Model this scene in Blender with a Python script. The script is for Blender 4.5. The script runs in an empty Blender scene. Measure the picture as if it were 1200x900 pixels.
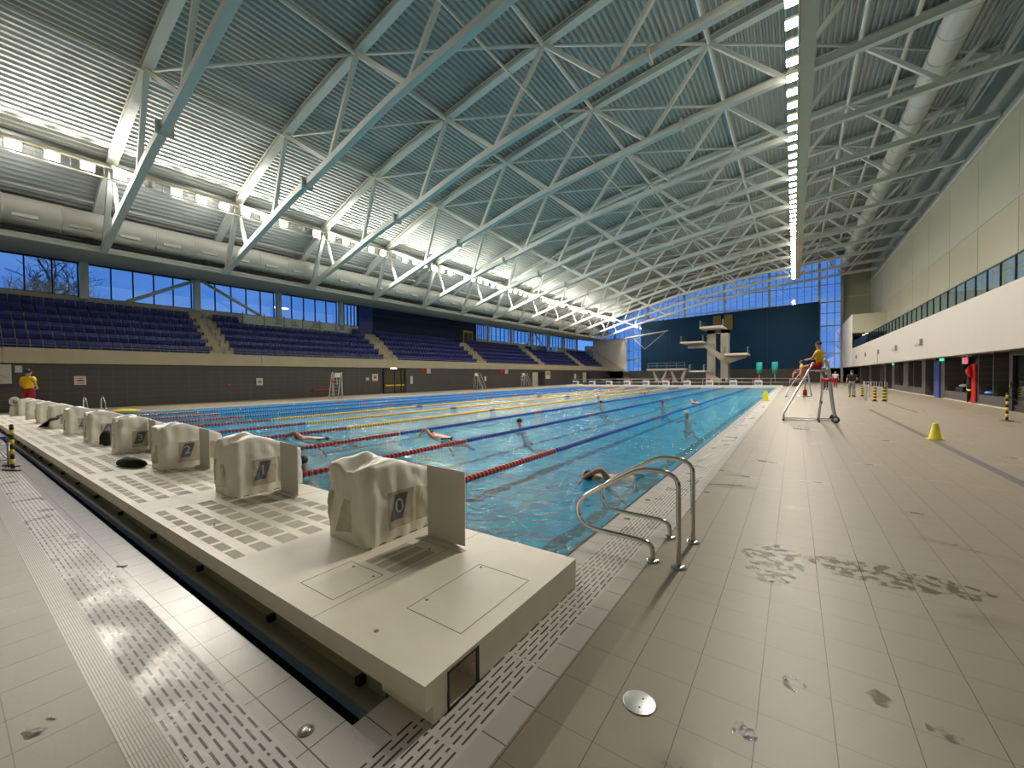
import bpy, math, random
from mathutils import Vector, Matrix, noise
random.seed(7)
PI = math.pi
SC = bpy.context.scene
COL = SC.collection

# ------------------------------------------------------------------ camera
def make_camera():
    yaw, pitch, roll = math.radians(34.8968), math.radians(1.1205), math.radians(-0.6153)
    F = Vector((-math.sin(yaw)*math.cos(pitch), math.cos(yaw)*math.cos(pitch), -math.sin(pitch)))
    R = Vector((math.cos(yaw), math.sin(yaw), 0)); U = R.cross(F)
    R2 = R*math.cos(roll)+U*math.sin(roll); U2 = -R*math.sin(roll)+U*math.cos(roll)
    cd = bpy.data.cameras.new('camera'); co = bpy.data.objects.new('camera', cd); COL.objects.link(co)
    m = Matrix((R2, U2, -F)).transposed().to_4x4(); m.translation = Vector((0, 0, 1.5969))
    co.matrix_world = m
    cd.sensor_fit = 'HORIZONTAL'; cd.sensor_width = 36; cd.lens = 474.2/1200*36
    cd.clip_start = .05; cd.clip_end = 500
    SC.camera = co
make_camera()
# ------------------------------------------------------------------ world, exposure
W = bpy.data.worlds.new('world'); SC.world = W; W.use_nodes = True
wn = W.node_tree.nodes; wl = W.node_tree.links
bg = wn['Background']
tc = wn.new('ShaderNodeTexCoord'); sp = wn.new('ShaderNodeSeparateXYZ'); rp = wn.new('ShaderNodeValToRGB')
wl.new(tc.outputs['Generated'], sp.inputs[0]); wl.new(sp.outputs['Z'], rp.inputs[0]); cn = wn.new('ShaderNodeTexNoise'); cn.inputs['Scale'].default_value = 3.5; cn.inputs['Detail'].default_value = 6
cm = wn.new('ShaderNodeMapping'); cm.inputs['Scale'].default_value = (1, 1, 4); wl.new(tc.outputs['Generated'], cm.inputs[0]); wl.new(cm.outputs[0], cn.inputs['Vector'])
cr = wn.new('ShaderNodeValToRGB'); cr.color_ramp.elements[0].position = .45; cr.color_ramp.elements[1].position = .75; wl.new(cn.outputs[0], cr.inputs[0])
cx = wn.new('ShaderNodeMix'); cx.data_type = 'RGBA'; wl.new(cr.outputs[0], cx.inputs[0]); wl.new(rp.outputs[0], cx.inputs[6]); cx.inputs[7].default_value = (.20, .43, .90, 1)
wl.new(cx.outputs[2], bg.inputs[0])
rp.color_ramp.elements[0].position = 0.0; rp.color_ramp.elements[0].color = (.11, .33, .86, 1)
rp.color_ramp.elements[1].position = .45; rp.color_ramp.elements[1].color = (.04, .16, .66, 1)
bg.inputs[1].default_value = 1.0
SC.view_settings.view_transform = 'Standard'; SC.view_settings.look = 'None'
SC.view_settings.gamma = 1; SC.view_settings.use_curve_mapping = False
SC.view_settings.exposure = 0.2
SC.cycles.max_bounces = 7; SC.cycles.diffuse_bounces = 4; SC.cycles.glossy_bounces = 3
SC.cycles.transparent_max_bounces = 12; SC.cycles.caustics_reflective = False; SC.cycles.caustics_refractive = False
SC.cycles.sample_clamp_indirect = 4; SC.cycles.use_denoising = True; SC.cycles.blur_glossy = 0.6
FLOOD_W, STRIP_W, UP_W = 580.0, 440.0, 820.0     # watts of each floodlight on the left gantry / right strip

# ------------------------------------------------------------------ materials
def mat(name, col, rough=.5, metal=0, noise_amt=0, nscale=3, bump=0, bscale=20, emit=None, estr=1, spec=.5, alpha=1):
    m = bpy.data.materials.new(name); m.use_nodes = True
    nt = m.node_tree; b = nt.nodes['Principled BSDF']
    b.inputs['Base Color'].default_value = (*col, 1); b.inputs['Roughness'].default_value = rough
    b.inputs['Metallic'].default_value = metal; b.inputs['Specular IOR Level'].default_value = spec
    co = nt.nodes.new('ShaderNodeTexCoord')
    if noise_amt:
        n = nt.nodes.new('ShaderNodeTexNoise'); n.inputs['Scale'].default_value = nscale; n.inputs['Detail'].default_value = 5
        nt.links.new(co.outputs['Object'], n.inputs['Vector'])
        mx = nt.nodes.new('ShaderNodeMix'); mx.data_type = 'RGBA'; mx.blend_type = 'MIX'
        a = tuple(max(0, c*(1-noise_amt)) for c in col); c2 = tuple(min(1, c*(1+noise_amt)) for c in col)
        mx.inputs[6].default_value = (*a, 1); mx.inputs[7].default_value = (*c2, 1)
        nt.links.new(n.outputs[0], mx.inputs[0]); nt.links.new(mx.outputs[2], b.inputs['Base Color'])
    if bump:
        n = nt.nodes.new('ShaderNodeTexNoise'); n.inputs['Scale'].default_value = bscale; n.inputs['Detail'].default_value = 4
        nt.links.new(co.outputs['Object'], n.inputs['Vector'])
        bp = nt.nodes.new('ShaderNodeBump'); bp.inputs['Strength'].default_value = bump; bp.inputs['Distance'].default_value = .02
        nt.links.new(n.outputs[0], bp.inputs['Height']); nt.links.new(bp.outputs[0], b.inputs['Normal'])
    if emit:
        b.inputs['Emission Color'].default_value = (*emit, 1); b.inputs['Emission Strength'].default_value = estr
    return m

def N(nt, t, **k):
    n = nt.nodes.new(t)
    for a, v in k.items():
        if a.startswith('i_'):
            n.inputs[int(a[2:])].default_value = v
        else: setattr(n, a, v)
    return n
def M_(nt, op, a, b=None, c=None):
    n = nt.nodes.new('ShaderNodeMath'); n.operation = op
    for i, v in enumerate((a, b, c)):
        if v is None: continue
        if isinstance(v, (int, float)): n.inputs[i].default_value = v
        else: nt.links.new(v, n.inputs[i])
    return n.outputs[0]
def grid_line(nt, coord, pitch, width, offs=0.0):
    """1 on a joint line, 0 elsewhere"""
    s = M_(nt, 'ADD', coord, -offs+1000*pitch)
    f = M_(nt, 'MODULO', s, pitch)
    return M_(nt, 'LESS_THAN', f, width)
def mixc(nt, fac, a, b):
    n = nt.nodes.new('ShaderNodeMix'); n.data_type = 'RGBA'
    if isinstance(fac, (int, float)): n.inputs[0].default_value = fac
    else: nt.links.new(fac, n.inputs[0])
    for i, v in ((6, a), (7, b)):
        if isinstance(v, tuple): n.inputs[i].default_value = (*v, 1)
        else: nt.links.new(v, n.inputs[i])
    return n.outputs[2]

def tile_mat(name, col, grout, axes, px, py, w, ox=0, oy=0, rough=.45, vary=.06, wet=False, gdepth=.4, fade_y=0):
    m = bpy.data.materials.new(name); m.use_nodes = True; nt = m.node_tree; b = nt.nodes['Principled BSDF']
    g = nt.nodes.new('ShaderNodeNewGeometry'); s = nt.nodes.new('ShaderNodeSeparateXYZ'); nt.links.new(g.outputs['Position'], s.inputs[0])
    A, B = s.outputs[axes[0]], s.outputs[axes[1]]
    la = grid_line(nt, A, px, w, ox); lb = grid_line(nt, B, py, w, oy)
    if fade_y: lb = M_(nt, 'MULTIPLY', lb, fade_y)
    ln = M_(nt, 'MAXIMUM', la, lb)
    n1 = N(nt, 'ShaderNodeTexNoise'); n1.inputs['Scale'].default_value = 1.3; n1.inputs['Detail'].default_value = 6; nt.links.new(g.outputs['Position'], n1.inputs['Vector'])
    n2 = N(nt, 'ShaderNodeTexNoise'); n2.inputs['Scale'].default_value = 130; n2.inputs['Detail'].default_value = 2; nt.links.new(g.outputs['Position'], n2.inputs['Vector'])
    lo = tuple(c*(1-vary) for c in col); hi = tuple(min(1, c*(1+vary)) for c in col)
    c1 = mixc(nt, n1.outputs[0], lo, hi)
    c1 = mixc(nt, M_(nt, 'MULTIPLY', n2.outputs[0], .35), c1, tuple(c*.72 for c in col))
    ro = None
    if wet:
        n3 = N(nt, 'ShaderNodeTexNoise'); n3.inputs['Scale'].default_value = 1.15; n3.inputs['Detail'].default_value = 5; n3.inputs['Distortion'].default_value = .6
        mp = N(nt, 'ShaderNodeMapping'); mp.inputs['Scale'].default_value = (1, 1.9, 1); mp.inputs['Rotation'].default_value = (0, 0, .35)
        mp.inputs['Location'].default_value = wet
        nt.links.new(g.outputs['Position'], mp.inputs[0]); nt.links.new(mp.outputs[0], n3.inputs['Vector'])
        r = N(nt, 'ShaderNodeValToRGB'); r.color_ramp.elements[0].position = .60; r.color_ramp.elements[1].position = .70
        nt.links.new(n3.outputs[0], r.inputs[0])
        c1 = mixc(nt, M_(nt, 'MULTIPLY', r.outputs[0], .30), c1, tuple(c*.5 for c in col))
        ro = M_(nt, 'SUBTRACT', rough, M_(nt, 'MULTIPLY', r.outputs[0], rough-.26))
    c = mixc(nt, ln, c1, grout)
    nt.links.new(c, b.inputs['Base Color'])
    if ro is not None: nt.links.new(ro, b.inputs['Roughness'])
    else: b.inputs['Roughness'].default_value = rough
    bp = N(nt, 'ShaderNodeBump'); bp.inputs['Strength'].default_value = gdepth; bp.inputs['Distance'].default_value = .004
    n4 = N(nt, 'ShaderNodeTexNoise'); n4.inputs['Scale'].default_value = 35; nt.links.new(g.outputs['Position'], n4.inputs['Vector'])
    h = M_(nt, 'ADD', M_(nt, 'MULTIPLY', ln, -1.0), M_(nt, 'MULTIPLY', n4.outputs[0], .5))
    nt.links.new(h, bp.inputs['Height']); nt.links.new(bp.outputs[0], b.inputs['Normal'])
    return m

def slot_mat(name, col, along, rows, slot, gap, w, o=0.0, joint=.0, rough=.3):
    """pool gutter grating: dashed slots running along one axis. rows=pitch across"""
    m = bpy.data.materials.new(name); m.use_nodes = True; nt = m.node_tree; b = nt.nodes['Principled BSDF']
    g = nt.nodes.new('ShaderNodeNewGeometry'); s = nt.nodes.new('ShaderNodeSeparateXYZ'); nt.links.new(g.outputs['Position'], s.inputs[0])
    L, C = s.outputs[along], s.outputs[1-along]
    c0 = M_(nt, 'ADD', C, 100*rows-o)
    row = M_(nt, 'FLOOR', M_(nt, 'DIVIDE', c0, rows))
    inrow = M_(nt, 'LESS_THAN', M_(nt, 'MODULO', c0, rows), w)
    P = slot+gap
    sh = M_(nt, 'MULTIPLY', M_(nt, 'MODULO', row, 2.0), P*.5)
    l0 = M_(nt, 'ADD', M_(nt, 'ADD', L, 1000*P), sh)
    inl = M_(nt, 'LESS_THAN', M_(nt, 'MODULO', l0, P), slot)
    sl = M_(nt, 'MULTIPLY', inrow, inl)
    if joint:
        jl = M_(nt, 'LESS_THAN', M_(nt, 'MODULO', M_(nt, 'ADD', L, 1000*joint), joint), .02)
        sl = M_(nt, 'MULTIPLY', sl, M_(nt, 'SUBTRACT', 1.0, jl))
    n1 = N(nt, 'ShaderNodeTexNoise'); n1.inputs['Scale'].default_value = 3; nt.links.new(g.outputs['Position'], n1.inputs['Vector'])
    c1 = mixc(nt, n1.outputs[0], tuple(c*.88 for c in col), col)
    nt.links.new(mixc(nt, sl, c1, (.07, .06, .055)), b.inputs['Base Color'])
    nr = N(nt, 'ShaderNodeValToRGB'); nr.color_ramp.elements[0].position = .45; nr.color_ramp.elements[1].position = .62
    nr.color_ramp.elements[0].color = (.5, .5, .5, 1); nr.color_ramp.elements[1].color = (.24, .24, .24, 1)
    nt.links.new(n1.outputs[0], nr.inputs[0]); nt.links.new(nr.outputs[0], b.inputs['Roughness'])
    bp = N(nt, 'ShaderNodeBump'); bp.inputs['Strength'].default_value = .7; bp.inputs['Distance'].default_value = .01
    n4 = N(nt, 'ShaderNodeTexNoise'); n4.inputs['Scale'].default_value = 40; nt.links.new(g.outputs['Position'], n4.inputs['Vector'])
    nt.links.new(M_(nt, 'ADD', M_(nt, 'MULTIPLY', sl, -1.0), M_(nt, 'MULTIPLY', n4.outputs[0], .25)), bp.inputs['Height']); nt.links.new(bp.outputs[0], b.inputs['Normal'])
    return m

def glass_mat(name, tint=(.8, .9, 1), refl=.09, rough=.02):
    m = bpy.data.materials.new(name); m.use_nodes = True; nt = m.node_tree; nt.nodes.remove(nt.nodes['Principled BSDF'])
    o = nt.nodes['Material Output']; t = N(nt, 'ShaderNodeBsdfTransparent'); t.inputs[0].default_value = (*tint, 1)
    gl = N(nt, 'ShaderNodeBsdfGlossy'); gl.inputs['Roughness'].default_value = rough; gl.inputs[0].default_value = (1, 1, 1, 1)
    mx = N(nt, 'ShaderNodeMixShader'); mx.inputs[0].default_value = refl
    nt.links.new(t.outputs[0], mx.inputs[1]); nt.links.new(gl.outputs[0], mx.inputs[2]); nt.links.new(mx.outputs[0], o.inputs[0])
    return m

def water_mat():
    m = bpy.data.materials.new('water'); m.use_nodes = True; nt = m.node_tree; nt.nodes.remove(nt.nodes['Principled BSDF'])
    o = nt.nodes['Material Output']
    g = N(nt, 'ShaderNodeNewGeometry')
    n1 = N(nt, 'ShaderNodeTexNoise'); n1.inputs['Scale'].default_value = 4.6; n1.inputs['Detail'].default_value = 6; n1.inputs['Distortion'].default_value = 1.0
    n2 = N(nt, 'ShaderNodeTexNoise'); n2.inputs['Scale'].default_value = .8; n2.inputs['Detail'].default_value = 2
    for n in (n1, n2): nt.links.new(g.outputs['Position'], n.inputs['Vector'])
    h = M_(nt, 'ADD', n1.outputs[0], M_(nt, 'MULTIPLY', n2.outputs[0], 1.5))
    bp = N(nt, 'ShaderNodeBump'); bp.inputs['Strength'].default_value = 1.0; bp.inputs['Distance'].default_value = .085
    nt.links.new(h, bp.inputs['Height'])
    t = N(nt, 'ShaderNodeBsdfTransparent'); t.inputs[0].default_value = (.50, .92, 1.0, 1)
    gl = N(nt, 'ShaderNodeBsdfGlossy'); gl.inputs['Roughness'].default_value = .05; gl.inputs[0].default_value = (1, 1, 1, 1)
    fr = N(nt, 'ShaderNodeFresnel'); fr.inputs[0].default_value = 1.33
    for n in (gl, fr): nt.links.new(bp.outputs[0], n.inputs['Normal'])
    df = N(nt, 'ShaderNodeBsdfDiffuse'); df.inputs[0].default_value = (.012, .47, .66, 1)      # cloudiness of the stirred water
    tb = N(nt, 'ShaderNodeMixShader'); tb.inputs[0].default_value = .27; nt.links.new(t.outputs[0], tb.inputs[1]); nt.links.new(df.outputs[0], tb.inputs[2])
    mx = N(nt, 'ShaderNodeMixShader')
    nt.links.new(fr.outputs[0], mx.inputs[0]); nt.links.new(tb.outputs[0], mx.inputs[1]); nt.links.new(gl.outputs[0], mx.inputs[2]); nt.links.new(mx.outputs[0], o.inputs[0])
    return m

X0 = -1.66; LW = 2.515            # pool right edge, lane width
def basin_mat():
    m = bpy.data.materials.new('basin_tiles'); m.use_nodes = True; nt = m.node_tree; b = nt.nodes['Principled BSDF']
    g = N(nt, 'ShaderNodeNewGeometry')
    nz = N(nt, 'ShaderNodeTexNoise'); nz.inputs['Scale'].default_value = 2.2; nz.inputs['Detail'].default_value = 2
    mp = N(nt, 'ShaderNodeMapping'); mp.inputs['Scale'].default_value = (1, 1, 1); nt.links.new(g.outputs['Position'], mp.inputs[0]); nt.links.new(mp.outputs[0], nz.inputs['Vector'])
    s = N(nt, 'ShaderNodeSeparateXYZ'); nt.links.new(g.outputs['Position'], s.inputs[0])
    w = M_(nt, 'MULTIPLY', M_(nt, 'SUBTRACT', nz.outputs[0], .5), .35)
    x = M_(nt, 'ADD', s.outputs[0], w)
    f = M_(nt, 'MODULO', M_(nt, 'ADD', x, -X0+LW*20), LW)
    d = M_(nt, 'ABSOLUTE', M_(nt, 'SUBTRACT', f, LW/2))
    ln = M_(nt, 'LESS_THAN', d, .125)
    y = s.outputs[1]
    ln = M_(nt, 'MULTIPLY', ln, M_(nt, 'MULTIPLY', M_(nt, 'GREATER_THAN', y, 4.4), M_(nt, 'LESS_THAN', y, 50.6)))
    tl = M_(nt, 'MAXIMUM', grid_line(nt, s.outputs[0], .25, .012), grid_line(nt, y, .25, .012))
    v = N(nt, 'ShaderNodeTexNoise'); v.inputs['Scale'].default_value = .5; nt.links.new(g.outputs['Position'], v.inputs['Vector'])
    base = mixc(nt, v.outputs[0], (.004, .36, .62), (.02, .52, .74))
    c = mixc(nt, M_(nt, 'MULTIPLY', tl, .25), base, (.02, .25, .36))
    c = mixc(nt, ln, c, (.006, .02, .035))
    nt.links.new(c, b.inputs['Base Color']); b.inputs['Roughness'].default_value = .6
    return m

M = {}
M['steel'] = mat('white_painted_steel', (.62, .65, .62), .45, noise_amt=.04)
M['deckroof'] = mat('profiled_roof_metal', (.40, .43, .42), .5, noise_amt=.05, nscale=1)
M['duct'] = mat('painted_duct', (.55, .55, .50), .4, noise_amt=.05)
M['soffit'] = mat('grey_soffit', (.42, .45, .41), .7)
M['conc'] = mat('cream_concrete', (.50, .43, .30), .8, noise_amt=.15, nscale=1.2, bump=.1)
M['cream'] = mat('cream_paint', (.50, .48, .38), .75, noise_amt=.03)
M['white'] = mat('white_paint', (.58, .56, .52), .6, noise_amt=.02)
M['panelwall'] = mat('greenish_wall_panel', (.34, .35, .27), .7, noise_amt=.05, nscale=.6)
M['metalwall'] = mat('blue_grey_metal_wall', (.30, .34, .33), .4, noise_amt=.06, nscale=.5)
M['navy'] = mat('navy_wall_panel', (.002, .027, .066), .5, noise_amt=.15, nscale=.4, spec=.15)
M['darkwall'] = tile_mat('dark_grey_wall_tiles', (.062, .056, .054), (.12, .11, .105), (1, 2), .62, .3, .012, rough=.45, vary=.15, gdepth=.1)
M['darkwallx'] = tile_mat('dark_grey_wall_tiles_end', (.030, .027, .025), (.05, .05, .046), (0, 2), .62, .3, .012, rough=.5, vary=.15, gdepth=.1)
M['black'] = mat('black_plastic', (.012, .012, .013), .45)
M['frame'] = mat('dark_window_frame', (.015, .017, .02), .4)
M['greyframe'] = mat('grey_window_frame', (.16, .19, .19), .45)
M['seat'] = mat('navy_seat_plastic', (.016, .022, .17), .38, noise_amt=.1)
M['seat_leg'] = mat('seat_bracket_grey', (.25, .25, .22), .5)
M['floor'] = tile_mat('beige_deck_tiles', (.275, .228, .168), (.075, .06, .05), (0, 1), .29, .29, .0045, ox=-.14, oy=1.90, rough=.42, vary=.05, wet=(0, 0, 0), fade_y=.55)
M['whitetile'] = tile_mat('white_gutter_tiles', (.62, .585, .555), (.16, .14, .13), (0, 1), .245, .245, .006, ox=-1.47, oy=1.38, rough=.25, vary=.05)
M['bordertile'] = tile_mat('border_tiles', (.52, .49, .45), (.12, .10, .09), (0, 1), 60, .24, .006, ox=5, oy=1.38, rough=.3, vary=.06)
M['ribtile'] = tile_mat('ribbed_border_tiles', (.52, .48, .43), (.17, .15, .13), (0, 1), .13, .0115, .004, ox=-2.57, oy=.43, rough=.35, vary=.05)
M['slotx'] = slot_mat('gutter_grate_near', (.62, .58, .56), 0, .0345, .10, .028, .0105, o=.572, joint=.62)
M['sloty'] = slot_mat('gutter_grate_side', (.60, .57, .53), 1, .034, .10, .028, .0105, o=-1.455, joint=.62)
M['basin'] = basin_mat(); M['water'] = water_mat()
M['plat'] = mat('cream_platform_laminate', (.86, .79, .66), .42, noise_amt=.07, nscale=6, bump=.03, bscale=60)
M['groove'] = mat('dark_groove', (.24, .20, .15), .7)
M['tread'] = mat('anti_slip_tread', (.60, .55, .46), .8, bump=.4, bscale=250)
M['ledge'] = mat('yellowed_ledge', (.30, .28, .19), .5, noise_amt=.1)
M['trench'] = mat('dark_trench', (.012, .011, .010), .6)
M['cover'] = mat('white_vinyl_cover', (.88, .84, .75), .38, noise_amt=.05, nscale=5, bump=.25, bscale=9)
M['clear'] = mat('yellowed_clear_window', (.55, .50, .38), .25, noise_amt=.15, nscale=12)
M['badge'] = mat('slate_blue_badge', (.13, .14, .20), .5)
M['board'] = mat('grey_white_board', (.66, .62, .56), .55)
M['chrome'] = mat('polished_stainless_steel', (.62, .60, .56), .14, metal=1)
M['galv'] = mat('brushed_aluminium', (.55, .56, .54), .35, metal=.9)
M['bluefloat'] = mat('dark_blue_float', (.02, .05, .42), .35)
M['bluefloat2'] = mat('mid_blue_float', (.03, .12, .58), .35)
M['redfloat'] = mat('dark_red_float', (.42, .012, .02), .3)
M['yelfloat'] = mat('yellow_float', (.95, .52, .01), .35)
M['yellow'] = mat('yellow_plastic', (.75, .68, .03), .4)
M['hazyel'] = mat('hazard_yellow', (.80, .62, .02), .4)
M['red'] = mat('bright_red_plastic', (.55, .02, .02), .4)
M['blue'] = mat('royal_blue_paint', (.01, .03, .22), .4)
M['lblue'] = mat('light_blue_plastic', (.03, .25, .65), .4)
M['teal'] = mat('teal_fabric', (.01, .35, .33), .6)
M['lens'] = mat('lit_lamp_lens', (1, .9, .7), .4, emit=(1, .90, .68), estr=90)
M['lamp'] = mat('lamp_housing_grey', (.42, .42, .38), .5)
M['led'] = mat('lit_led_line', (1, .95, .85), .4, emit=(1, .93, .75), estr=1.0)
M['green'] = mat('lit_exit_green', (.05, .7, .4), .4, emit=(.05, .8, .4), estr=1.2)
M['redlit'] = mat('lit_red_sign', (.9, .03, .06), .4, emit=(1, .02, .06), estr=2.5)
M['down'] = mat('lit_downlight', (1, .95, .8), .4, emit=(1, .93, .8), estr=6)
M['glass'] = glass_mat('window_glass', (.86, .93, 1), .2)
M['rail_glass'] = glass_mat('balustrade_glass', (.66, .78, .82), .12)
M['dark_glass'] = glass_mat('dark_door_glass', (.25, .24, .2), .12)
M['skin'] = mat('skin', (.50, .25, .15), .5); M['skin2'] = mat('darker_skin', (.22, .10, .06), .5)
M['hair'] = mat('dark_hair', (.012, .009, .008), .6)
M['shirt'] = mat('yellow_shirt', (.80, .50, .0), .8); M['shorts'] = mat('dark_red_shorts', (.32, .005, .015), .8)
M['grey_cloth'] = mat('grey_trousers', (.22, .21, .19), .85); M['black_cloth'] = mat('black_cloth', (.012, .012, .014), .85)
M['white_cloth'] = mat('white_cloth', (.6, .6, .6), .85)
M['concrete_grey'] = mat('grey_concrete', (.34, .33, .29), .8, noise_amt=.12, nscale=1.5)
M['bark'] = mat('bare_tree_bark', (.03, .025, .02), .9)
M['ground'] = mat('dark_lawn', (.02, .03, .02), 1)
M['bamboo'] = mat('yellow_brown_panel', (.12, .085, .02), .6)
M['wooddoor'] = mat('ochre_door', (.45, .30, .06), .5)
M['stripe'] = mat('grey_floor_stripe', (.10, .09, .09), .5)

# ------------------------------------------------------------------ mesh builder
class MB:
    def __init__(s): s.v = []; s.f = []; s.mi = []; s.sm = []
    def add(s, vs, fs, smooth=False, mi=0):
        o = len(s.v); s.v.extend([tuple(v) for v in vs])
        for f in fs: s.f.append([i+o for i in f]); s.mi.append(mi); s.sm.append(smooth)
        return s
    def box(s, x0, x1, y0, y1, z0, z1, mi=0):
        return s.add([(x0,y0,z0),(x1,y0,z0),(x1,y1,z0),(x0,y1,z0),(x0,y0,z1),(x1,y0,z1),(x1,y1,z1),(x0,y1,z1)],
                     [(0,3,2,1),(4,5,6,7),(0,1,5,4),(1,2,6,5),(2,3,7,6),(3,0,4,7)], mi=mi)
    def bar(s, a, b, w, h, up=(0, 0, 1), mi=0):
        a, b = Vector(a), Vector(b); d = (b-a).normalized(); u = Vector(up)
        if abs(d.dot(u)) > .98: u = Vector((0, 1, 0))
        x = d.cross(u).normalized()*w/2; y = x.cross(d).normalized()*h/2
        vs = [p+i*x+j*y for p in (a, b) for i, j in ((-1,-1),(1,-1),(1,1),(-1,1))]
        return s.add(vs, [(0,3,2,1),(4,5,6,7),(0,1,5,4),(1,2,6,5),(2,3,7,6),(3,0,4,7)], mi=mi)
    def tube(s, pts, r, n=8, mi=0, cap=True):
        pts = [Vector(p) for p in pts]; rs = r if isinstance(r, (list, tuple)) else [r]*len(pts)
        vs = []; ref = Vector((0, 0, 1))
        for i, p in enumerate(pts):
            d = ((pts[min(i+1, len(pts)-1)]-p).normalized()+(p-pts[max(i-1, 0)]).normalized())
            d = d.normalized() if d.length > 1e-6 else Vector((0,0,1))
            if i == 0: ref = Vector((0,0,1)) if abs(d.z) < .9 else Vector((1,0,0))
            x = (ref-d*ref.dot(d)).normalized(); y = d.cross(x); ref = x
            for k in range(n):
                a = 2*PI*k/n; vs.append(p+(x*math.cos(a)+y*math.sin(a))*rs[i])
        fs = [(i*n+k, i*n+(k+1)%n, (i+1)*n+(k+1)%n, (i+1)*n+k) for i in range(len(pts)-1) for k in range(n)]
        s.add(vs, fs, True, mi)
        if cap:
            o = len(s.v)-len(vs)
            for base, rev in ((o, True), (o+(len(pts)-1)*n, False)):
                f = [base+k for k in range(n)]
                s.f.append(f[::-1] if rev else f); s.mi.append(mi); s.sm.append(False)
        return s
    def lathe(s, c, prof, n=16, mi=0, axis='z'):
        vs = []
        for r, z in prof:
            for k in range(n):
                a = 2*PI*k/n; p = (r*math.cos(a), r*math.sin(a), z)
                if axis == 'y': p = (p[0], z, p[1])
                if axis == 'x': p = (z, p[0], p[1])
                vs.append((c[0]+p[0], c[1]+p[1], c[2]+p[2]))
        m = len(prof)
        fs = [(i*n+k, i*n+(k+1)%n, (i+1)*n+(k+1)%n, (i+1)*n+k) for i in range(m-1) for k in range(n)]
        fs.append(tuple(range(n))[::-1]); fs.append(tuple((m-1)*n+k for k in range(n)))
        return s.add(vs, fs, True, mi)
    def prism(s, pts, axis, a, b, mi=0):
        n = len(pts)
        def P(p, t): return {'x': (t, p[0], p[1]), 'y': (p[0], t, p[1]), 'z': (p[0], p[1], t)}[axis]
        vs = [P(p, a) for p in pts]+[P(p, b) for p in pts]
        fs = [tuple(range(n))[::-1], tuple(range(n, 2*n))]+[(i, (i+1)%n, n+(i+1)%n, n+i) for i in range(n)]
        return s.add(vs, fs, mi=mi)
    def ball(s, c, r, n=10, mi=0):
        r = r if isinstance(r, (list, tuple)) else (r, r, r); m = max(4, n//2+1)
        vs = [(c[0], c[1], c[2]-r[2])]
        for i in range(1, m):
            t = -PI/2+PI*i/m
            for k in range(n): a = 2*PI*k/n; vs.append((c[0]+r[0]*math.cos(t)*math.cos(a), c[1]+r[1]*math.cos(t)*math.sin(a), c[2]+r[2]*math.sin(t)))
        vs.append((c[0], c[1], c[2]+r[2])); L = len(vs)-1
        fs = [(0, 1+(k+1)%n, 1+k) for k in range(n)]
        for i in range(m-2):
            fs += [(1+i*n+k, 1+i*n+(k+1)%n, 1+(i+1)*n+(k+1)%n, 1+(i+1)*n+k) for k in range(n)]
        fs += [(L, 1+(m-2)*n+k, 1+(m-2)*n+(k+1)%n) for k in range(n)]
        return s.add(vs, fs, True, mi)
    def build(s, name, material, parent=None, loc=None, bevel=0, world=False):
        """loc: origin for a top-level mesh; world=True: vertices are in world space, shift them by the parent's place"""
        me = bpy.data.meshes.new(name)
        off = Vector(loc) if loc else Vector((0, 0, 0))
        if parent is not None and world: off = Vector(parent.get('_o', (0, 0, 0)))
        me.from_pydata([(v[0]-off.x, v[1]-off.y, v[2]-off.z) for v in s.v], [], s.f)
        ms = material if isinstance(material, list) else [material]
        for m in ms: me.materials.append(M[m] if isinstance(m, str) else m)
        me.polygons.foreach_set('material_index', s.mi); me.polygons.foreach_set('use_smooth', s.sm)
        me.update()
        o = bpy.data.objects.new(name, me); COL.objects.link(o)
        if parent is not None: o.parent = parent; o['_o'] = tuple(off) if world else (0., 0., 0.)
        else: o.location = off; o['_o'] = tuple(off)
        if bevel:
            b = o.modifiers.new('Bevel', 'BEVEL'); b.width = bevel; b.segments = 2; b.limit_method = 'ANGLE'
        return o

def tag(o, label=None, cat=None, group=None, kind=None):
    if label: o['label'] = label
    if cat: o['category'] = cat
    if group: o['group'] = group
    if kind: o['kind'] = kind
    return o
def thing(name, label, cat, loc=(0, 0, 0), rotz=0, group=None):
    o = bpy.data.objects.new(name, None); COL.objects.link(o); o.empty_display_size = .1
    o.location = loc; o.rotation_euler = (0, 0, rotz); o['_o'] = tuple(float(c) for c in loc)
    return tag(o, label, cat, group)
def struct(name, mb, m, **k): return tag(mb.build(name, m, **k), kind='structure')
KIDS = {}
def dup(root, loc=None, rotz=None, label=None, group=None):
    def cp(o, par):
        c = o.copy(); COL.objects.link(c); c.parent = par
        for ch in kids(o): cp(ch, c)
        return c
    def kids(o):
        if o.name not in KIDS: KIDS[o.name] = [x for x in o.children]
        return KIDS[o.name]
    r = cp(root, None)
    if loc is not None: r.location = loc
    if rotz is not None: r.rotation_euler = (0, 0, rotz)
    if label: r['label'] = label
    if group: r['group'] = group
    return r
WORDS = 'first second third fourth fifth sixth seventh eighth ninth tenth eleventh twelfth thirteenth fourteenth fifteenth sixteenth seventeenth eighteenth nineteenth twentieth'.split()
def nth(i):
    i += 1
    if i <= 20: return WORDS[i-1]
    return '%d%s' % (i, {1: 'st', 2: 'nd', 3: 'rd'}.get(i % 10, 'th'))
def text_mesh(body, size):
    cu = bpy.data.curves.new('txt', 'FONT'); cu.body = body; cu.size = size; cu.align_x = 'CENTER'; cu.align_y = 'CENTER'; cu.extrude = size*.01
    o = bpy.data.objects.new('txt', cu); COL.objects.link(o)
    dg = bpy.context.evaluated_depsgraph_get(); me = bpy.data.meshes.new_from_object(o.evaluated_get(dg))
    bpy.data.objects.remove(o); bpy.data.curves.remove(cu)
    return me
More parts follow.
